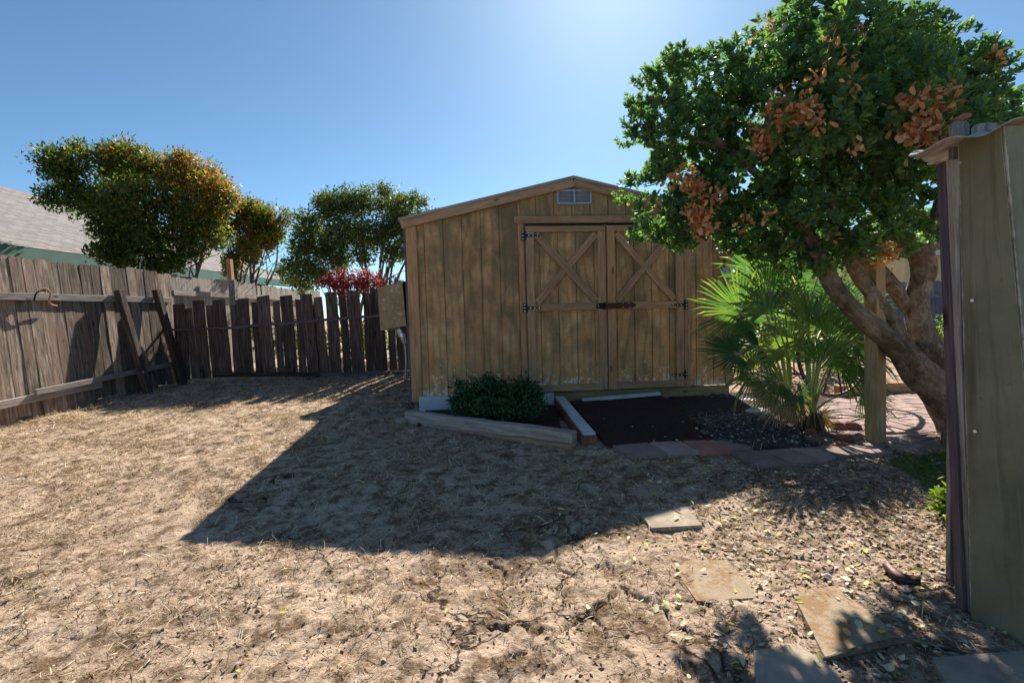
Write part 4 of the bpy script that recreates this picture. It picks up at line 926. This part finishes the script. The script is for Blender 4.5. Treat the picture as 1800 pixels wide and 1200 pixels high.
# ------------------------------------------------------------------ big tree on the right
M['biglf'] = leafmat('glossy_tree_leaf', [(0, (.045, .11, .065)), (.45, (.095, .20, .09)), (.8, (.18, .28, .09)), (.975, (.22, .30, .08)), (1, (.60, .42, .04))], .45, .45, spec=.3)
M['deadlf'] = leafmat('dead_orange_leaf', [(0, (.24, .10, .05)), (.5, (.56, .26, .12)), (.85, (.74, .42, .24)), (1, (.75, .42, .07))], .35, .7)
tb = gd(1712, 800)
tree = empty('shade_tree', tb, label='big leaning multi-stemmed tree with dense green crown and brown dead leaf clusters', cat='tree')
def pl(lst, Ys): return [at(p[0], p[1], y) for p, y in zip(lst, Ys)]
mb = MB()
T0 = [tb+np.array([.02, 0, -.06])]+pl([(1695, 750), (1655, 690), (1610, 648), (1575, 608), (1530, 570), (1490, 535), (1462, 500), (1440, 450), (1400, 380)], [3.25, 3.22, 3.2, 3.18, 3.15, 3.1, 3.08, 3.05, 3.0])
mb.tube(T0, [.17, .15, .12, .095, .068, .06, .056, .052, .045, .03], 26, rough=.13, sub=5)
mb.tube(pl([(1665, 690), (1620, 640), (1585, 600), (1560, 555), (1535, 520), (1500, 470), (1470, 400)], [3.3, 3.32, 3.3, 3.28, 3.26, 3.2, 3.1]), [.085, .065, .054, .048, .044, .04, .03], 20, rough=.11, sub=5)
mb.tube(pl([(1660, 660), (1640, 620), (1617, 570), (1612, 520), (1622, 475), (1612, 440), (1580, 415), (1530, 350)], [3.3, 3.32, 3.33, 3.32, 3.3, 3.25, 3.2, 3.1]), [.10, .088, .072, .066, .074, .066, .05, .03], 24, rough=.12, sub=5)
mb.tube(pl([(1618, 560), (1590, 530), (1560, 490), (1520, 455), (1480, 420)], [3.36, 3.36, 3.34, 3.3, 3.2]), [.055, .05, .045, .042, .03], 16, rough=.12, sub=5)
mb.tube(pl([(1617, 455), (1635, 432), (1670, 422), (1720, 400), (1760, 320)], [3.26, 3.24, 3.2, 3.15, 3.0]), [.07, .05, .042, .04, .02], 12, rough=.06, sub=5)
def YT(q): return 3.0+.50*min(1, max(0, (1450-q[0])/300))
for a, b_, c_ in (((1400, 380), (1300, 280), (1200, 240)), ((1440, 450), (1330, 380), (1230, 350)), ((1470, 400), (1450, 250), (1430, 90)), ((1530, 350), (1560, 200), (1600, 90)), ((1500, 300), (1400, 180), (1360, 90)), ((1640, 400), (1680, 250), (1730, 150)), ((1300, 280), (1200, 200), (1140, 170))):
    mb.tube(pl([a, b_, c_], [YT(q) for q in (a, b_, c_)]), [.032, .022, .008], 8, rough=.06, sub=5)
for a, b_ in (((1495, 130), (1508, 30)), ((1640, 80), (1690, 38)), ((1360, 110), (1440, 20)), ((1120, 210), (1095, 225)), ((1145, 150), (1125, 120)), ((1505, 210), (1495, 120))):
    mb.tube(pl([a, b_], [YT(a), YT(b_)]), [.007, .003], 6)
mb.build('trunk', M['bark'], tree)
bigblobs = [(1115, 335, 34), (1240, 190, 56), (1290, 165, 56), (1180, 130, 30), (1150, 395, 30), (1200, 395, 46), (1150, 170, 46), (1190, 155, 52), (1122, 215, 26), (1250, 150, 66), (1330, 120, 74), (1400, 85, 76), (1470, 60, 80), (1440, 15, 60), (1560, 95, 84), (1640, 130, 76), (1700, 140, 62), (1750, 150, 44), (1775, 190, 34), (1745, 205, 40), (1140, 338, 42), (1165, 370, 52), (1225, 375, 56), (1205, 292, 56), (1200, 235, 58), (1240, 250, 84), (1320, 210, 92), (1290, 330, 76), (1350, 380, 72), (1320, 290, 84), (1400, 160, 90), (1420, 260, 96), (1430, 360, 86), (1500, 180, 96), (1520, 280, 96), (1520, 380, 76), (1590, 190, 96), (1610, 290, 90), (1620, 370, 56), (1400, 430, 50), (1455, 445, 46), (1500, 435, 44), (1560, 420, 46), (1680, 230, 80), (1690, 320, 70), (1300, 405, 44), (1480, -25, 50), (1180, 405, 26), (1770, 250, 50), (1340, 445, 26), (1650, 80, 30), (1590, 55, 40)]
bl = []
for k, (px, py, r) in enumerate(bigblobs):
    Yd = 2.98+.50*min(1, max(0, (1450-px)/300))**1.0+random.uniform(-.10, .18); c = at(px, py, Yd); bl.append((c[0], c[1], c[2], r*Yd/FPX, .9))
# extra volume behind so the crown is as deep as it is wide
for k, (px, py, r) in enumerate([(1430, 395, 60), (1540, 400, 56), (1350, 400, 50), (1610, 400, 40), (1240, 300, 60), (1420, 120, 90), (1550, 150, 100), (1480, 230, 100), (1620, 220, 90), (1420, 60, 70)]):
    c = at(px, py, 3.5); bl.append((c[0], c[1], c[2], r*3.5/FPX, .9))
for k, (px, py, r) in enumerate([(1440, 200, 80), (1550, 170, 100), (1500, 80, 80), (1650, 220, 90)]):
    c = at(px, py, 2.55); bl.append((c[0], c[1], c[2], r*2.4/FPX, .9))
def rosettes(name, parent, mat, blobs, dens, size, per=11, shell=.62, seed=3, tm=OVAL, keep=None, tight=1.):
    P = []; O = []
    for x, y, z, r, q in blobs:
        n = max(2, int(dens*r*r)); d = rdir(n); rad = r*(shell+(1.06-shell)*rng.random(n)**.6)
        P.append(d*rad[:, None]*np.array([1, 1, q])+np.array([x, y, z])); O.append(d)
    P = np.concatenate(P); O = np.concatenate(O)
    # drop twigs buried deep inside a neighbouring clump
    dep = np.zeros(len(P))
    for x, y, z, r, q in blobs: dep = np.maximum(dep, 1-np.linalg.norm((P-np.array([x, y, z]))/np.array([1, 1, q]), axis=1)/r)
    k = dep < .55; P, O = P[k], O[k]
    k = vn(P[:, 0]+P[:, 1]*.6, P[:, 2]+P[:, 1]*.4, 4.4, seed) > .25; P, O = P[k], O[k]
    n = len(P); ax = nrm(O*.8+np.array([0, -.1, .75])+rdir(n)*.45)
    h = nrm(np.cross(ax, rdir(n))); g2 = np.cross(ax, h)
    X = []; Zs = []; pos = []; sc = []
    for i in range(per):
        a = i*2.4+rng.uniform(-.3, .3, n); tiltv = (.25+1.15*i/per)+rng.uniform(-.15, .15, n)
        rad = h*np.cos(a)[:, None]+g2*np.sin(a)[:, None]
        x_ = nrm(ax*np.cos(tiltv)[:, None]+rad*np.sin(tiltv)[:, None]); z_ = nrm(ax*np.sin(tiltv)[:, None]-rad*np.cos(tiltv)[:, None])
        X.append(x_); Zs.append(z_); pos.append(P-ax*(.035*i/per)+rng.normal(size=(n, 3))*.004); sc.append(size*rng.uniform(.55, 1.25, n)*(.7+.45*i/per))
    X = np.concatenate(X); Z = np.concatenate(Zs); pos = np.concatenate(pos); sc = np.concatenate(sc); Yv = np.cross(Z, X)
    V_, F_ = instance(tm, LEAFF, pos, X, Yv, Z, sc)
    rr = np.clip(np.tile(rng.random(n)*.45, per)+rng.random(n*per)*.55, 0, 1)
    return np_mesh(name, V_, F_, mat, np.repeat(rr, 2), parent=parent)
for k in range(110):   # ragged sprigs around the outline
    px, py, r = random.choice(bigblobs[:30]); a = random.uniform(0, 6.28); q = (px+math.cos(a)*r*1.12, py-math.sin(a)*r*1.12)
    if q[0] < 1100 or q[1] > 430: continue
    c = at(q[0], q[1], YT(q)+random.uniform(-.25, .2)); bl.append((c[0], c[1], c[2], random.uniform(.035, .075), 1.))
rosettes('crown', tree, M['biglf'], bl, 2500, .046)
def YD(a, Y): return (YT((a, 0))-.34 if a < 1360 else (2.34+max(0, 1440-a)/260 if Y < 2.8 else Y))
dead = [(1430, 215, 24, 2.62), (1375, 180, 20, 2.62), (1600, 180, 26, 2.55), (1640, 250, 26, 2.55), (1250, 345, 20, 2.7), (1500, 150, 14, 2.5), (1385, 205, 40, 2.62), (1350, 235, 34, 2.62), (1340, 255, 22, 2.62), (1415, 190, 26, 2.64), (1200, 312, 26, 2.72), (1225, 330, 20, 2.7), (1228, 375, 30, 2.7), (1235, 395, 24, 2.7), (1620, 215, 44, 2.55), (1650, 190, 36, 2.55), (1600, 240, 24, 2.55), (1490, 108, 14, 2.5), (1345, 48, 12, 2.8), (1550, 450, 24, 2.95), (1565, 438, 14, 2.95), (1742, 105, 20, 2.85), (1500, 262, 14, 2.5), (1310, 388, 12, 2.75), (1345, 378, 9, 2.75), (1440, 130, 12, 2.5), (1510, 55, 12, 2.8), (1460, 415, 10, 2.85), (1470, 65, 14, 2.6)]
foliage('dead_leaves', tree, M['deadlf'], [(*at(a, b_, YD(a, Y)), r*.85*YD(a, Y)/FPX, .9) for a, b_, r, Y in dead], 3600, .043, tmpl=(OVAL, LEAFF), shell=.1, sprays=4, spread=.018, up=-.2, holes=.10)
M['web'] = plain('pale_thread', (.75, .75, .72), .5)
for k in range(5):
    mb = MB(); mb.tube([at(1330+k*2, 104, 2.95), at(1352+k, 76-k, 2.9), at(1384, 48-k*2, 2.95)], .0011, 4, sub=3); mb.build('web_strand', M['web'], tree)
mb = MB(); mb.tube([at(1132, 329, 3.45), at(1160, 320, 3.43), at(1182, 300, 3.43)], .004, 5, sub=3); mb.build('web_strand', M['web'], tree)

# ------------------------------------------------------------------ lean-to at the right edge
ln_ = empty('lean_to_wall', (1.52, 1.55, -.03), label='olive green boarded end of a lean-to with corrugated roof at the right edge', cat='lean-to')
def quadbox(mb, b0, b1, t0, t1, th_):
    b0, b1, t0, t1 = map(Vector, (b0, b1, t0, t1)); n_ = (b1-b0).cross(t0-b0).normalized(); q = [b0, b1, t1, t0]; k = [p-n_*th_ for p in q]
    L = (t0-b0).length; w_ = (b1-b0).length; mb.poly(q, [(0, 0), (0, w_), (L, w_), (L, 0)]); mb.poly(k[::-1], [(0, 0), (0, w_), (L, w_), (L, 0)])
    for i in range(4):
        j = (i+1) % 4; mb.poly([q[j], q[i], k[i], k[j]], [(0, 0), (L, 0), (L, th_), (0, th_)])
FB0 = Vector((1.535, 1.585, -.06)); FT0 = Vector(at(1683, 270, 1.60)); FT0.z = 1.56
FB1 = Vector((1.60, 1.40, -.08)); FT1 = Vector(at(1757, 268, 1.485)); FT1.z = 1.56
mb = MB(); quadbox(mb, FB0, FB1, FT0, FT1, .04); mb.build('post_board', M['green'], ln_, bevel=.004)
mb = MB(); quadbox(mb, FB1+Vector((.006, -.004, 0)), FB1+Vector((.75, .12, 0)), FT1+Vector((.006, -.004, 0)), FT1+Vector((.75, .12, .05)), .03); mb.build('panel_board', M['green'], ln_, bevel=.004)
for k, (x0, x1, zt, yy, mt) in enumerate(((1663, 1671, 283, 1.62, 'darkrail'), (1673, 1684, 280, 1.605, 'fence_grey'))):
    mb = MB(); a = at((x0+x1)/2, zt, yy); b0 = gd((x0+x1)/2+31, 1075); wv = (x1-x0+4)*yy/FPX
    mb.beam((b0[0], b0[1]+.01*(1-k), -.08), (a[0], b0[1]+.02*(1-k)-.0, a[2]), wv, .03, up=(0, -1, 0), seg=5, wob=.001); mb.build('edge_board', M[mt], ln_, bevel=.002)
for (x0, x1, yt, yy) in ((1672, 1700, 214, 1.78), (1712, 1752, 218, 1.86), (1775, 1810, 236, 1.95)):
    a = at((x0+x1)/2, yt, yy); mb = MB(); mb.beam((a[0]+.03, yy, -.05), (a[0], yy, a[2]), (x1-x0)*yy/FPX, .018, up=(0, -1, 0), seg=3, wob=.001, top=.012); mb.build('picket', M['fence_grey'], ln_)
# corrugated sheet
mtc, t, bs = nm('weathered_corrugated_sheet'); ob = N(t, 'TexCoord').outputs['Object']
c = ramp(t, noise(t, ob, 8, 6, .65), [(.35, (.22, .185, .15)), (.65, (.48, .44, .38))]); c = mix(t, c, (.22, .10, .05, 1), ramp(t, noise(t, ob, 14, 6, .7), [(.58, (0, 0, 0)), (.66, (.8,)*3)]))
t.links.new(c, bs.inputs['Base Color']); bs.inputs['Roughness'].default_value = .6
mb = MB(); nu, nv = 60, 10; x0, x1 = at(1592, 280, 1.47)[0], 2.4
def cor(i, j, dz=0):
    a = i/nu; y = 1.46+1.25*j/nv; xl = x0+.93*(y-1.46); x = xl+(max(x1, xl+.2)-xl)*a
    z = 1.485+.115*(x-x0)/.36*.8+.011*math.cos((x-x0)/.20*2*math.pi+2.6)+.015*(j/nv)+dz; return (x, y, z)
for i in range(nu):
    for j in range(nv):
        mb.poly([cor(i, j), cor(i+1, j), cor(i+1, j+1), cor(i, j+1)], sm=True); mb.poly([cor(i, j, -.003), cor(i, j+1, -.003), cor(i+1, j+1, -.003), cor(i+1, j, -.003)], sm=True)
    mb.poly([cor(i, 0, -.003), cor(i+1, 0, -.003), cor(i+1, 0), cor(i, 0)])
mb.build('corrugated_roof', mtc, ln_)
for px, py in ((1689, 287), (1711, 528), (1716, 757), (1735, 975)):
    mb = MB(); p = at(px, py, 1.56); mb.tube([p, p+np.array([-.010, -.006, 0])], [.003, .005], 8); mb.build('screw', M['screw'], ln_)
# board along the rear of the lean-to holding the roof up
for xx in (2.0, 2.6): mb = MB(); mb.beam((xx, 2.0, -.05), (xx, 2.0, 1.5), .09, .09); mb.build('rear_post', M['green'], ln_)

# ------------------------------------------------------------------ rear right: fence, house, shrubs
def rear_fence(x0, x1, Y, ytop, slope, label, mat, rail=True):
    g = float(G((x0+x1)/2, Y)); f_ = empty('board_fence', ((x0+x1)/2, Y, g), label=label, cat='fence'); mb = MB(); x = x0
    while x < x1:
        yy = Y+slope*(x-x0); mb.beam((x+.07, yy, g-.1), (x+.07, yy, ytop+random.uniform(-.01, .01)), .135, .018, up=(0, -1, 0), seg=2, wob=.001, top=.02); x += .142
    mb.build('board_panel', mat, f_)
    mb = MB(); mb.beam((x0, Y-.03, ytop-.30), (x1, Y-.03+slope*(x1-x0), ytop-.30), .085, .04, up=(0, -1, 0)); mb.build('rail', mat, f_)
    mb = MB(); mb.beam((x0, Y-.03, g+.3), (x1, Y-.03+slope*(x1-x0), g+.3), .085, .04, up=(0, -1, 0)); mb.build('rail', mat, f_)
    return f_
M['fence_blue'] = wood('blue_grey_fence_wood', (.07, .075, .09), (.15, .16, .19), (.26, .27, .31), rnd=.3)
zt = at(1650, 492, 9.2)[2]
rear_fence(1.9, 14, 9.2, zt, .05, 'blue-grey board fence at the far right behind the big tree', M['fence_blue'])
rear_fence(-.8, 6.2, 11.6, at(1400, 478, 11.6)[2], .0, 'pale sunlit board fence seen behind the palm beside the shed', M['fence_grey'])
yh = empty('yellow_house', (13, 16, .3), label='pale yellow neighbour house glimpsed past the tree trunk at the right', cat='house')
h0 = at(1590, 480, 14.5); mb = MB(); mb.poly([(h0[0], 14.5, 0), (h0[0]+9, 14.5, 0), (h0[0]+9, 14.5, at(1650, 444, 14.5)[2]), (h0[0], 14.5, at(1650, 444, 14.5)[2])]); mb.poly([(h0[0], 20.5, 0), (h0[0], 14.5, 0), (h0[0], 14.5, at(1650, 444, 14.5)[2]), (h0[0], 20.5, at(1650, 444, 14.5)[2])]); mb.build('wall', M['yellow'], yh)
zr = at(1650, 444, 14.5)[2]; mb = MB(); mb.poly([(h0[0]-.3, 14.1, zr-.02), (h0[0]+9.3, 14.1, zr-.02), (h0[0]+9.3, 17.5, zr+1.3), (h0[0]-.3, 17.5, zr+1.3)]); mb.poly([(h0[0]-.3, 17.5, zr+1.3), (h0[0]+9.3, 17.5, zr+1.3), (h0[0]+9.3, 20.9, zr-.02), (h0[0]-.3, 20.9, zr-.02)]); mb.build('roof', M['shingle'], yh)
mb = MB(); mb.beam((h0[0]-.3, 14.08, zr), (h0[0]+9.3, 14.08, zr), .22, .03, up=(0, -1, 0)); mb.build('fascia', M['white'], yh)
shrub('round_shrub', 'bright yellow-green shrub in front of the blue-grey rear fence', pxblobs([(1665, 585, 20, 7.2), (1660, 565, 12, 7.2), (1680, 600, 18, 7.2), (1672, 610, 16, 7.2), (1705, 590, 22, 7.2)]), 'hedge', 900, .07)
shrub('leafy_plant', 'small bright green plant at the foot of the lean-to', pxblobs([(1660, 880, 20, 2.25), (1675, 900, 20, 2.2), (1680, 930, 16, 2.1), (1650, 872, 10, 2.3), (1672, 870, 12, 2.25)]), 'hedge', 3800, .042, cat='plant', spread=.02)
shrub('climbing_plant', 'narrow green plant climbing at the trunk base beside the lean-to', pxblobs([(1684, 790, 12, 2.9), (1686, 815, 12, 2.85), (1682, 840, 9, 2.8), (1688, 860, 10, 2.75)]), 'hedge', 3000, .045, cat='plant', spread=.02)
M['farleaf'] = leafmat('far_tree_leaf', [(0, (.035, .08, .03)), (.6, (.08, .15, .05)), (1, (.17, .24, .07))], .5)
tr_ = empty('far_tree', (5.5, 13.5, .3), label='light green tree in the gap between the shed corner and the big tree', cat='tree')
fb = [(*at(px, py, 13.), r*13/FPX, .9) for px, py, r in ((1300, 440, 34), (1330, 410, 40), (1300, 400, 34), (1370, 440, 40), (1350, 470, 28), (1420, 430, 40), (1290, 465, 20), (1480, 450, 40), (1530, 440, 34))]
mb = MB(); b_ = at(1350, 560, 13.2); branchy(mb, (b_[0], b_[1], .3), [f_[:3] for f_ in fb[:5]], .06); mb.build('trunk', M['barkp'], tr_)
foliage('crown', tr_, M['farleaf'], fb, 240, .11, sprays=9, spread=.10, shell=.2)
shrub('low_shrub', 'sunlit green shrub behind the palm near the shed corner', pxblobs([(1320, 640, 34, 6.4), (1360, 620, 40, 6.4), (1410, 610, 40, 6.6), (1460, 640, 40, 6.6), (1330, 600, 26, 6.6), (1500, 650, 24, 6.7), (1440, 580, 34, 6.8), (1385, 560, 30, 6.8)]), 'hedge', 420, .075, holes=.25)

# ------------------------------------------------------------------ ground clutter (nobody could count these)
def scatter(n, xr, yr, fn=None, ypow=1.):
    x = rng.uniform(*xr, n); y = yr[0]+(yr[1]-yr[0])*rng.random(n)**ypow
    if fn is not None:
        k = fn(x, y); x, y = x[k], y[k]
    return x, y
bedP = ccw(pl_); 
GPP = pg([(1560, 808), (1600, 800), (1690, 790), (1720, 850), (1640, 862)]); GC = np.mean(GPP, 0)
def vin(P, x, y):
    k = np.ones(len(x), bool); n = len(P)
    for i in range(n):
        a, b = P[i], P[(i+1) % n]; k &= ((b[0]-a[0])*(y-a[1])-(b[1]-a[1])*(x-a[0])) > 0
    return k
def offlimits(x, y):
    k = np.hypot((x-GC[0])/.42, (y-GC[1])/.22) > rng.uniform(.6, 1.2, len(x))
    k &= ~((x > -1.1) & (x < 2.9) & (y > 4.9+.0*x) & (y < 8))
    k &= ~((x > -.9) & (x < .5) & (y > 4.6-.58*(x+.93)) & (y < 5.3))
    for q in rowA+rowB:
        k &= ~vin(pg(q), x, y) | (rng.random(len(x)) < .03)
    k &= ~((x > .45) & (x < 1.55) & (y > 3.45) & (y < 5.6))
    jx = x+rng.normal(size=len(x))*.012; jy = y+rng.normal(size=len(x))*.012
    for q, *_ in stones: k &= ~vin(pg(q), jx, jy) | (rng.random(len(x)) < .22)
    return k
def lying(name, x, y, tm, tf, size, mat, lift=.004, flat=.25, rnd=None, kind='stuff'):
    n = len(x); z = G(x, y)+relief(x, y)+lift
    pos = np.stack([x, y, z], -1); a = rng.uniform(0, 6.28, n)
    X = nrm(np.stack([np.cos(a), np.sin(a), rng.normal(size=n)*flat], -1)); Z = nrm(np.stack([rng.normal(size=n)*flat*1.5, rng.normal(size=n)*flat*1.5, np.ones(n)], -1)); Yv = nrm(np.cross(Z, X)); Z = np.cross(X, Yv)
    Vv, Ff = instance(tm, tf, pos, X, Yv, Z, size)
    rr = rng.random(n) if rnd is None else rnd
    o = np_mesh(name, Vv, Ff, mat, np.repeat(rr, len(tf))); tag(o, kind=kind); return o
BL = np.array([[0, -.022, 0], [0, .022, 0], [.35, .024, .10], [.35, -.024, .10], [.7, .018, .13], [.7, -.018, .13], [1, .004, .08], [1, -.004, .08]]); BLF = np.array([[0, 3, 2, 1], [3, 5, 4, 2], [5, 7, 6, 4]])
M['straw'] = leafmat('dry_straw', [(0, (.10, .055, .03)), (.35, (.27, .165, .09)), (.7, (.52, .37, .23)), (1, (.88, .77, .62))], .15, .8, spec=.2)
x, y = scatter(330000, (-6.0, 3.6), (.9, 7.8), lambda x, y: offlimits(x, y) & (rng.random(len(x)) < (.10+2.4*(vn(x, y, 2.2, 5)*vn(x, y, 7, 6))**1.3)*(1-.65*np.clip(1.3-np.abs(x-.3)-np.abs(y-1.7), 0, 1))) & (np.abs(x) < y*1.12+.2), ypow=1.5)
o = lying('dry_grass', x, y, BL, BLF, rng.uniform(.02, .06, len(x))*np.clip(.7+.14*y, .85, 1.5), M['straw'], .001, .42)
o['label'] = 'thin dead straw scattered over the dry yard'
M['bits'] = leafmat('brown_bits', [(0, (.11, .065, .04)), (.4, (.21, .13, .08)), (.8, (.36, .25, .16)), (1, (.62, .52, .40))], .1, .9, spec=.1)
x, y = scatter(60000, (-6.0, 3.4), (.95, 7.6), lambda x, y: offlimits(x, y) & (rng.random(len(x)) < .15+2.0*(vn(x, y, 1.6, 15)*vn(x, y, 6, 16))**1.2) & (np.abs(x) < y*1.12+.2), ypow=1.4)
o = lying('thatch_bits', x, y, SQ, SQF, rng.uniform(.008, .024, len(x)), M['bits'], .002, .28); o['label'] = 'broken brown thatch and leaf bits over the dry yard'
M['litter'] = leafmat('leaf_litter', [(0, (.14, .09, .06)), (.3, (.30, .22, .16)), (.7, (.48, .39, .31)), (1, (.72, .63, .54))], .1, .8, spec=.2)
def right_mask(x, y): return (rng.random(len(x)) < sm(.5, 1.8, x+.25*(2.6-y))) & (x < y*1.05)
x, y = scatter(20000, (.6, 3.5), (1.2, 3.6), lambda x, y: right_mask(x, y) & offlimits(x, y))
o = lying('leaf_litter', x, y, OVAL, LEAFF, rng.uniform(.010, .030, len(x)), M['litter'], .005, .22); o['label'] = 'grey-brown leaf litter and chips on the right of the yard'
M['yleaf'] = leafmat('fallen_yellow_leaf', [(0, (.62, .60, .42)), (.6, (.70, .62, .38)), (.85, (.62, .52, .05)), (1, (.30, .45, .06))], .2, .6)
x, y = scatter(700, (.2, 3.2), (1.3, 3.9), lambda x, y: (x < y*1.05) & (rng.random(len(x)) < .25+.75*sm(.3, 1.2, x)))
o = lying('fallen_leaves', x, y, OVAL, LEAFF, rng.uniform(.022, .045, len(x)), M['yleaf'], .012, .22); o['label'] = 'pale and yellow fallen leaves scattered by the pavers'
x, y = scatter(240, (-5, 1), (1.2, 6.5), offlimits)
lying('fallen_leaves', x, y, OVAL, LEAFF, rng.uniform(.012, .03, len(x)), M['yleaf'], .010, .3)['label'] = 'sparse pale leaf scraps on the open dirt'
STN = np.array([[-.5, -.35, -.1], [.5, -.4, 0], [.45, .4, 0], [-.4, .45, 0], [-.28, -.2, .42], [.3, -.22, .45], [.25, .25, .4], [-.25, .25, .45]]); STF = np.array([[4, 5, 6, 7], [0, 1, 5, 4], [1, 2, 6, 5], [2, 3, 7, 6], [3, 0, 4, 7]])
GP = pg([(1178, 698), (1340, 690), (1440, 740), (1440, 792), (1330, 792), (1252, 774)])
x, y = scatter(24000, (1.2, 3.0), (3.2, 5.6)); k = np.array([inpoly(GP, a, b) for a, b in zip(x, y)]); x, y = x[k], y[k]
rv = rng.random(len(x))*.6; rv[rng.random(len(x)) < .07] = 3.5
n = len(x); z = G(x, y)+.014; a = rng.uniform(0, 6.28, n)
X = np.stack([np.cos(a), np.sin(a), np.zeros(n)], -1); Yv = np.stack([-np.sin(a), np.cos(a), np.zeros(n)], -1); Z = np.tile([0, 0, 1.], (n, 1))
Vv, Ff = instance(STN, STF, np.stack([x, y, z], -1), X, Yv, Z, rng.uniform(.010, .028, n)); o = np_mesh('gravel', Vv, Ff, M['gravel'], np.repeat(rv, 5)); tag(o, kind='stuff', label='dark gravel with pale chips beside the ramp')
x, y = scatter(2500, (-5.8, 3.4), (1., 7.5), offlimits); n = len(x); z = G(x, y)+relief(x, y)-.001; a = rng.uniform(0, 6.28, n)
X = np.stack([np.cos(a), np.sin(a), np.zeros(n)], -1); Yv = np.stack([-np.sin(a), np.cos(a), np.zeros(n)], -1); Z = np.tile([0, 0, 1.], (n, 1))
M['clod'] = plain('dirt_clod', (.50, .39, .28), .97, 0, .5, 25, .4, .1, rnd=.7)
Vv, Ff = instance(STN, STF, np.stack([x, y, z], -1), X, Yv, Z, rng.uniform(.005, .014, n)); o = np_mesh('dirt_clods', Vv, Ff, M['clod'], np.repeat(rng.random(n), 5)); tag(o, kind='stuff', label='small dirt clods across the dry yard')
M['grass'] = leafmat('green_grass', [(0, (.05, .11, .02)), (.6, (.12, .20, .04)), (1, (.28, .30, .08))], .4)
x, y = scatter(60000, (2.0, 3.6), (2.4, 3.4)); k = np.array([inpoly(GPP, a, b) for a, b in zip(x, y)]); x, y = x[k], y[k]
o = lying('grass', x, y, BL, BLF, rng.uniform(.02, .05, len(x)), M['grass'], .0, 1.2); o['label'] = 'short green grass patch beside the brick path'

big_ = MB()
for mb_ in RAMPLEAF: big_.poly(mb_.v, r=random.random()*.6)
tag(big_.build('fallen_leaves', M['yleaf']), kind='stuff', label='pale dry leaf scraps on the dark ramp')
# countable loose things
def bark_piece():
    p = gd(1590, 1018); t_ = MB(); P = [gd(1556, 1000)+np.array([0, 0, .02]), gd(1580, 1020)+np.array([0, 0, .015]), gd(1618, 1030)+np.array([0, 0, .02])]
    t_.tube(P, [.012, .02, .016], 7, rough=.35, sub=3); o = t_.build('bark_piece', M['rust']); tag(o, label='curled dark bark piece lying on the litter near the lean-to', cat='bark')
bark_piece()
t_ = MB(); P = [gd(1440, 1168)+np.array([0, 0, .015]), gd(1520, 1150)+np.array([0, 0, .02]), gd(1590, 1135)+np.array([0, 0, .02]), gd(1660, 1142)+np.array([0, 0, .012]), gd(1700, 1155)+np.array([0, 0, .012])]
t_.tube(P, [.004, .010, .009, .007, .004], 7, rough=.2, sub=4); o = t_.build('stick', M['bark']); tag(o, label='long brown stick lying along the shaded stepping stone', cat='stick')
t_ = MB(); P = [gd(1180, 897)+np.array([0, 0, .022]), gd(1196, 905)+np.array([0, 0, .026])]; t_.tube(P, .003, 5); o = t_.build('twig', M['bark']); tag(o, label='tiny dark twig on the clean sandy stepping stone', cat='twig')
for (px, py, rx_, l) in ((1559, 1180, .022, 'largest pale fallen leaf in the shade at the bottom right'), (1582, 1163, .015, 'smaller pale leaf just above the largest one in the shade')):
    p = gd(px, py); mb = MB(); rng2 = np.random.default_rng(int(px))
    pts = [(p[0]+math.cos(a)*rx_*(1+.25*math.sin(3*a)), p[1]+math.sin(a)*rx_*.8*(1+.2*math.cos(2*a)), p[2]+.018+.006*math.cos(2*a)) for a in np.linspace(0, 2*math.pi, 17)[:-1]]
    for i in range(16): mb.poly([(p[0], p[1], p[2]+.014), pts[i], pts[(i+1) % 16]], r=.4)
    o = mb.build('dry_leaf', M['yleaf']); tag(o, label=l, cat='leaf')
p = gd(1454, 1018); mb = MB(); mb.rock((p[0], p[1], p[2]+.012), (.016, .016, .013), 5); o = mb.build('pebble', M['whiterock']); tag(o, label='round pale pebble on the dirt above the long mossy stone', cat='pebble')
p = gd(708, 744); mb = MB(); mb.rock((p[0]-.02, p[1], p[2]+.02), (.09, .09, .05), 6); o = mb.build('rock', M['concrete']); tag(o, label='rounded grey rock at the left end of the planter timber', cat='rock')
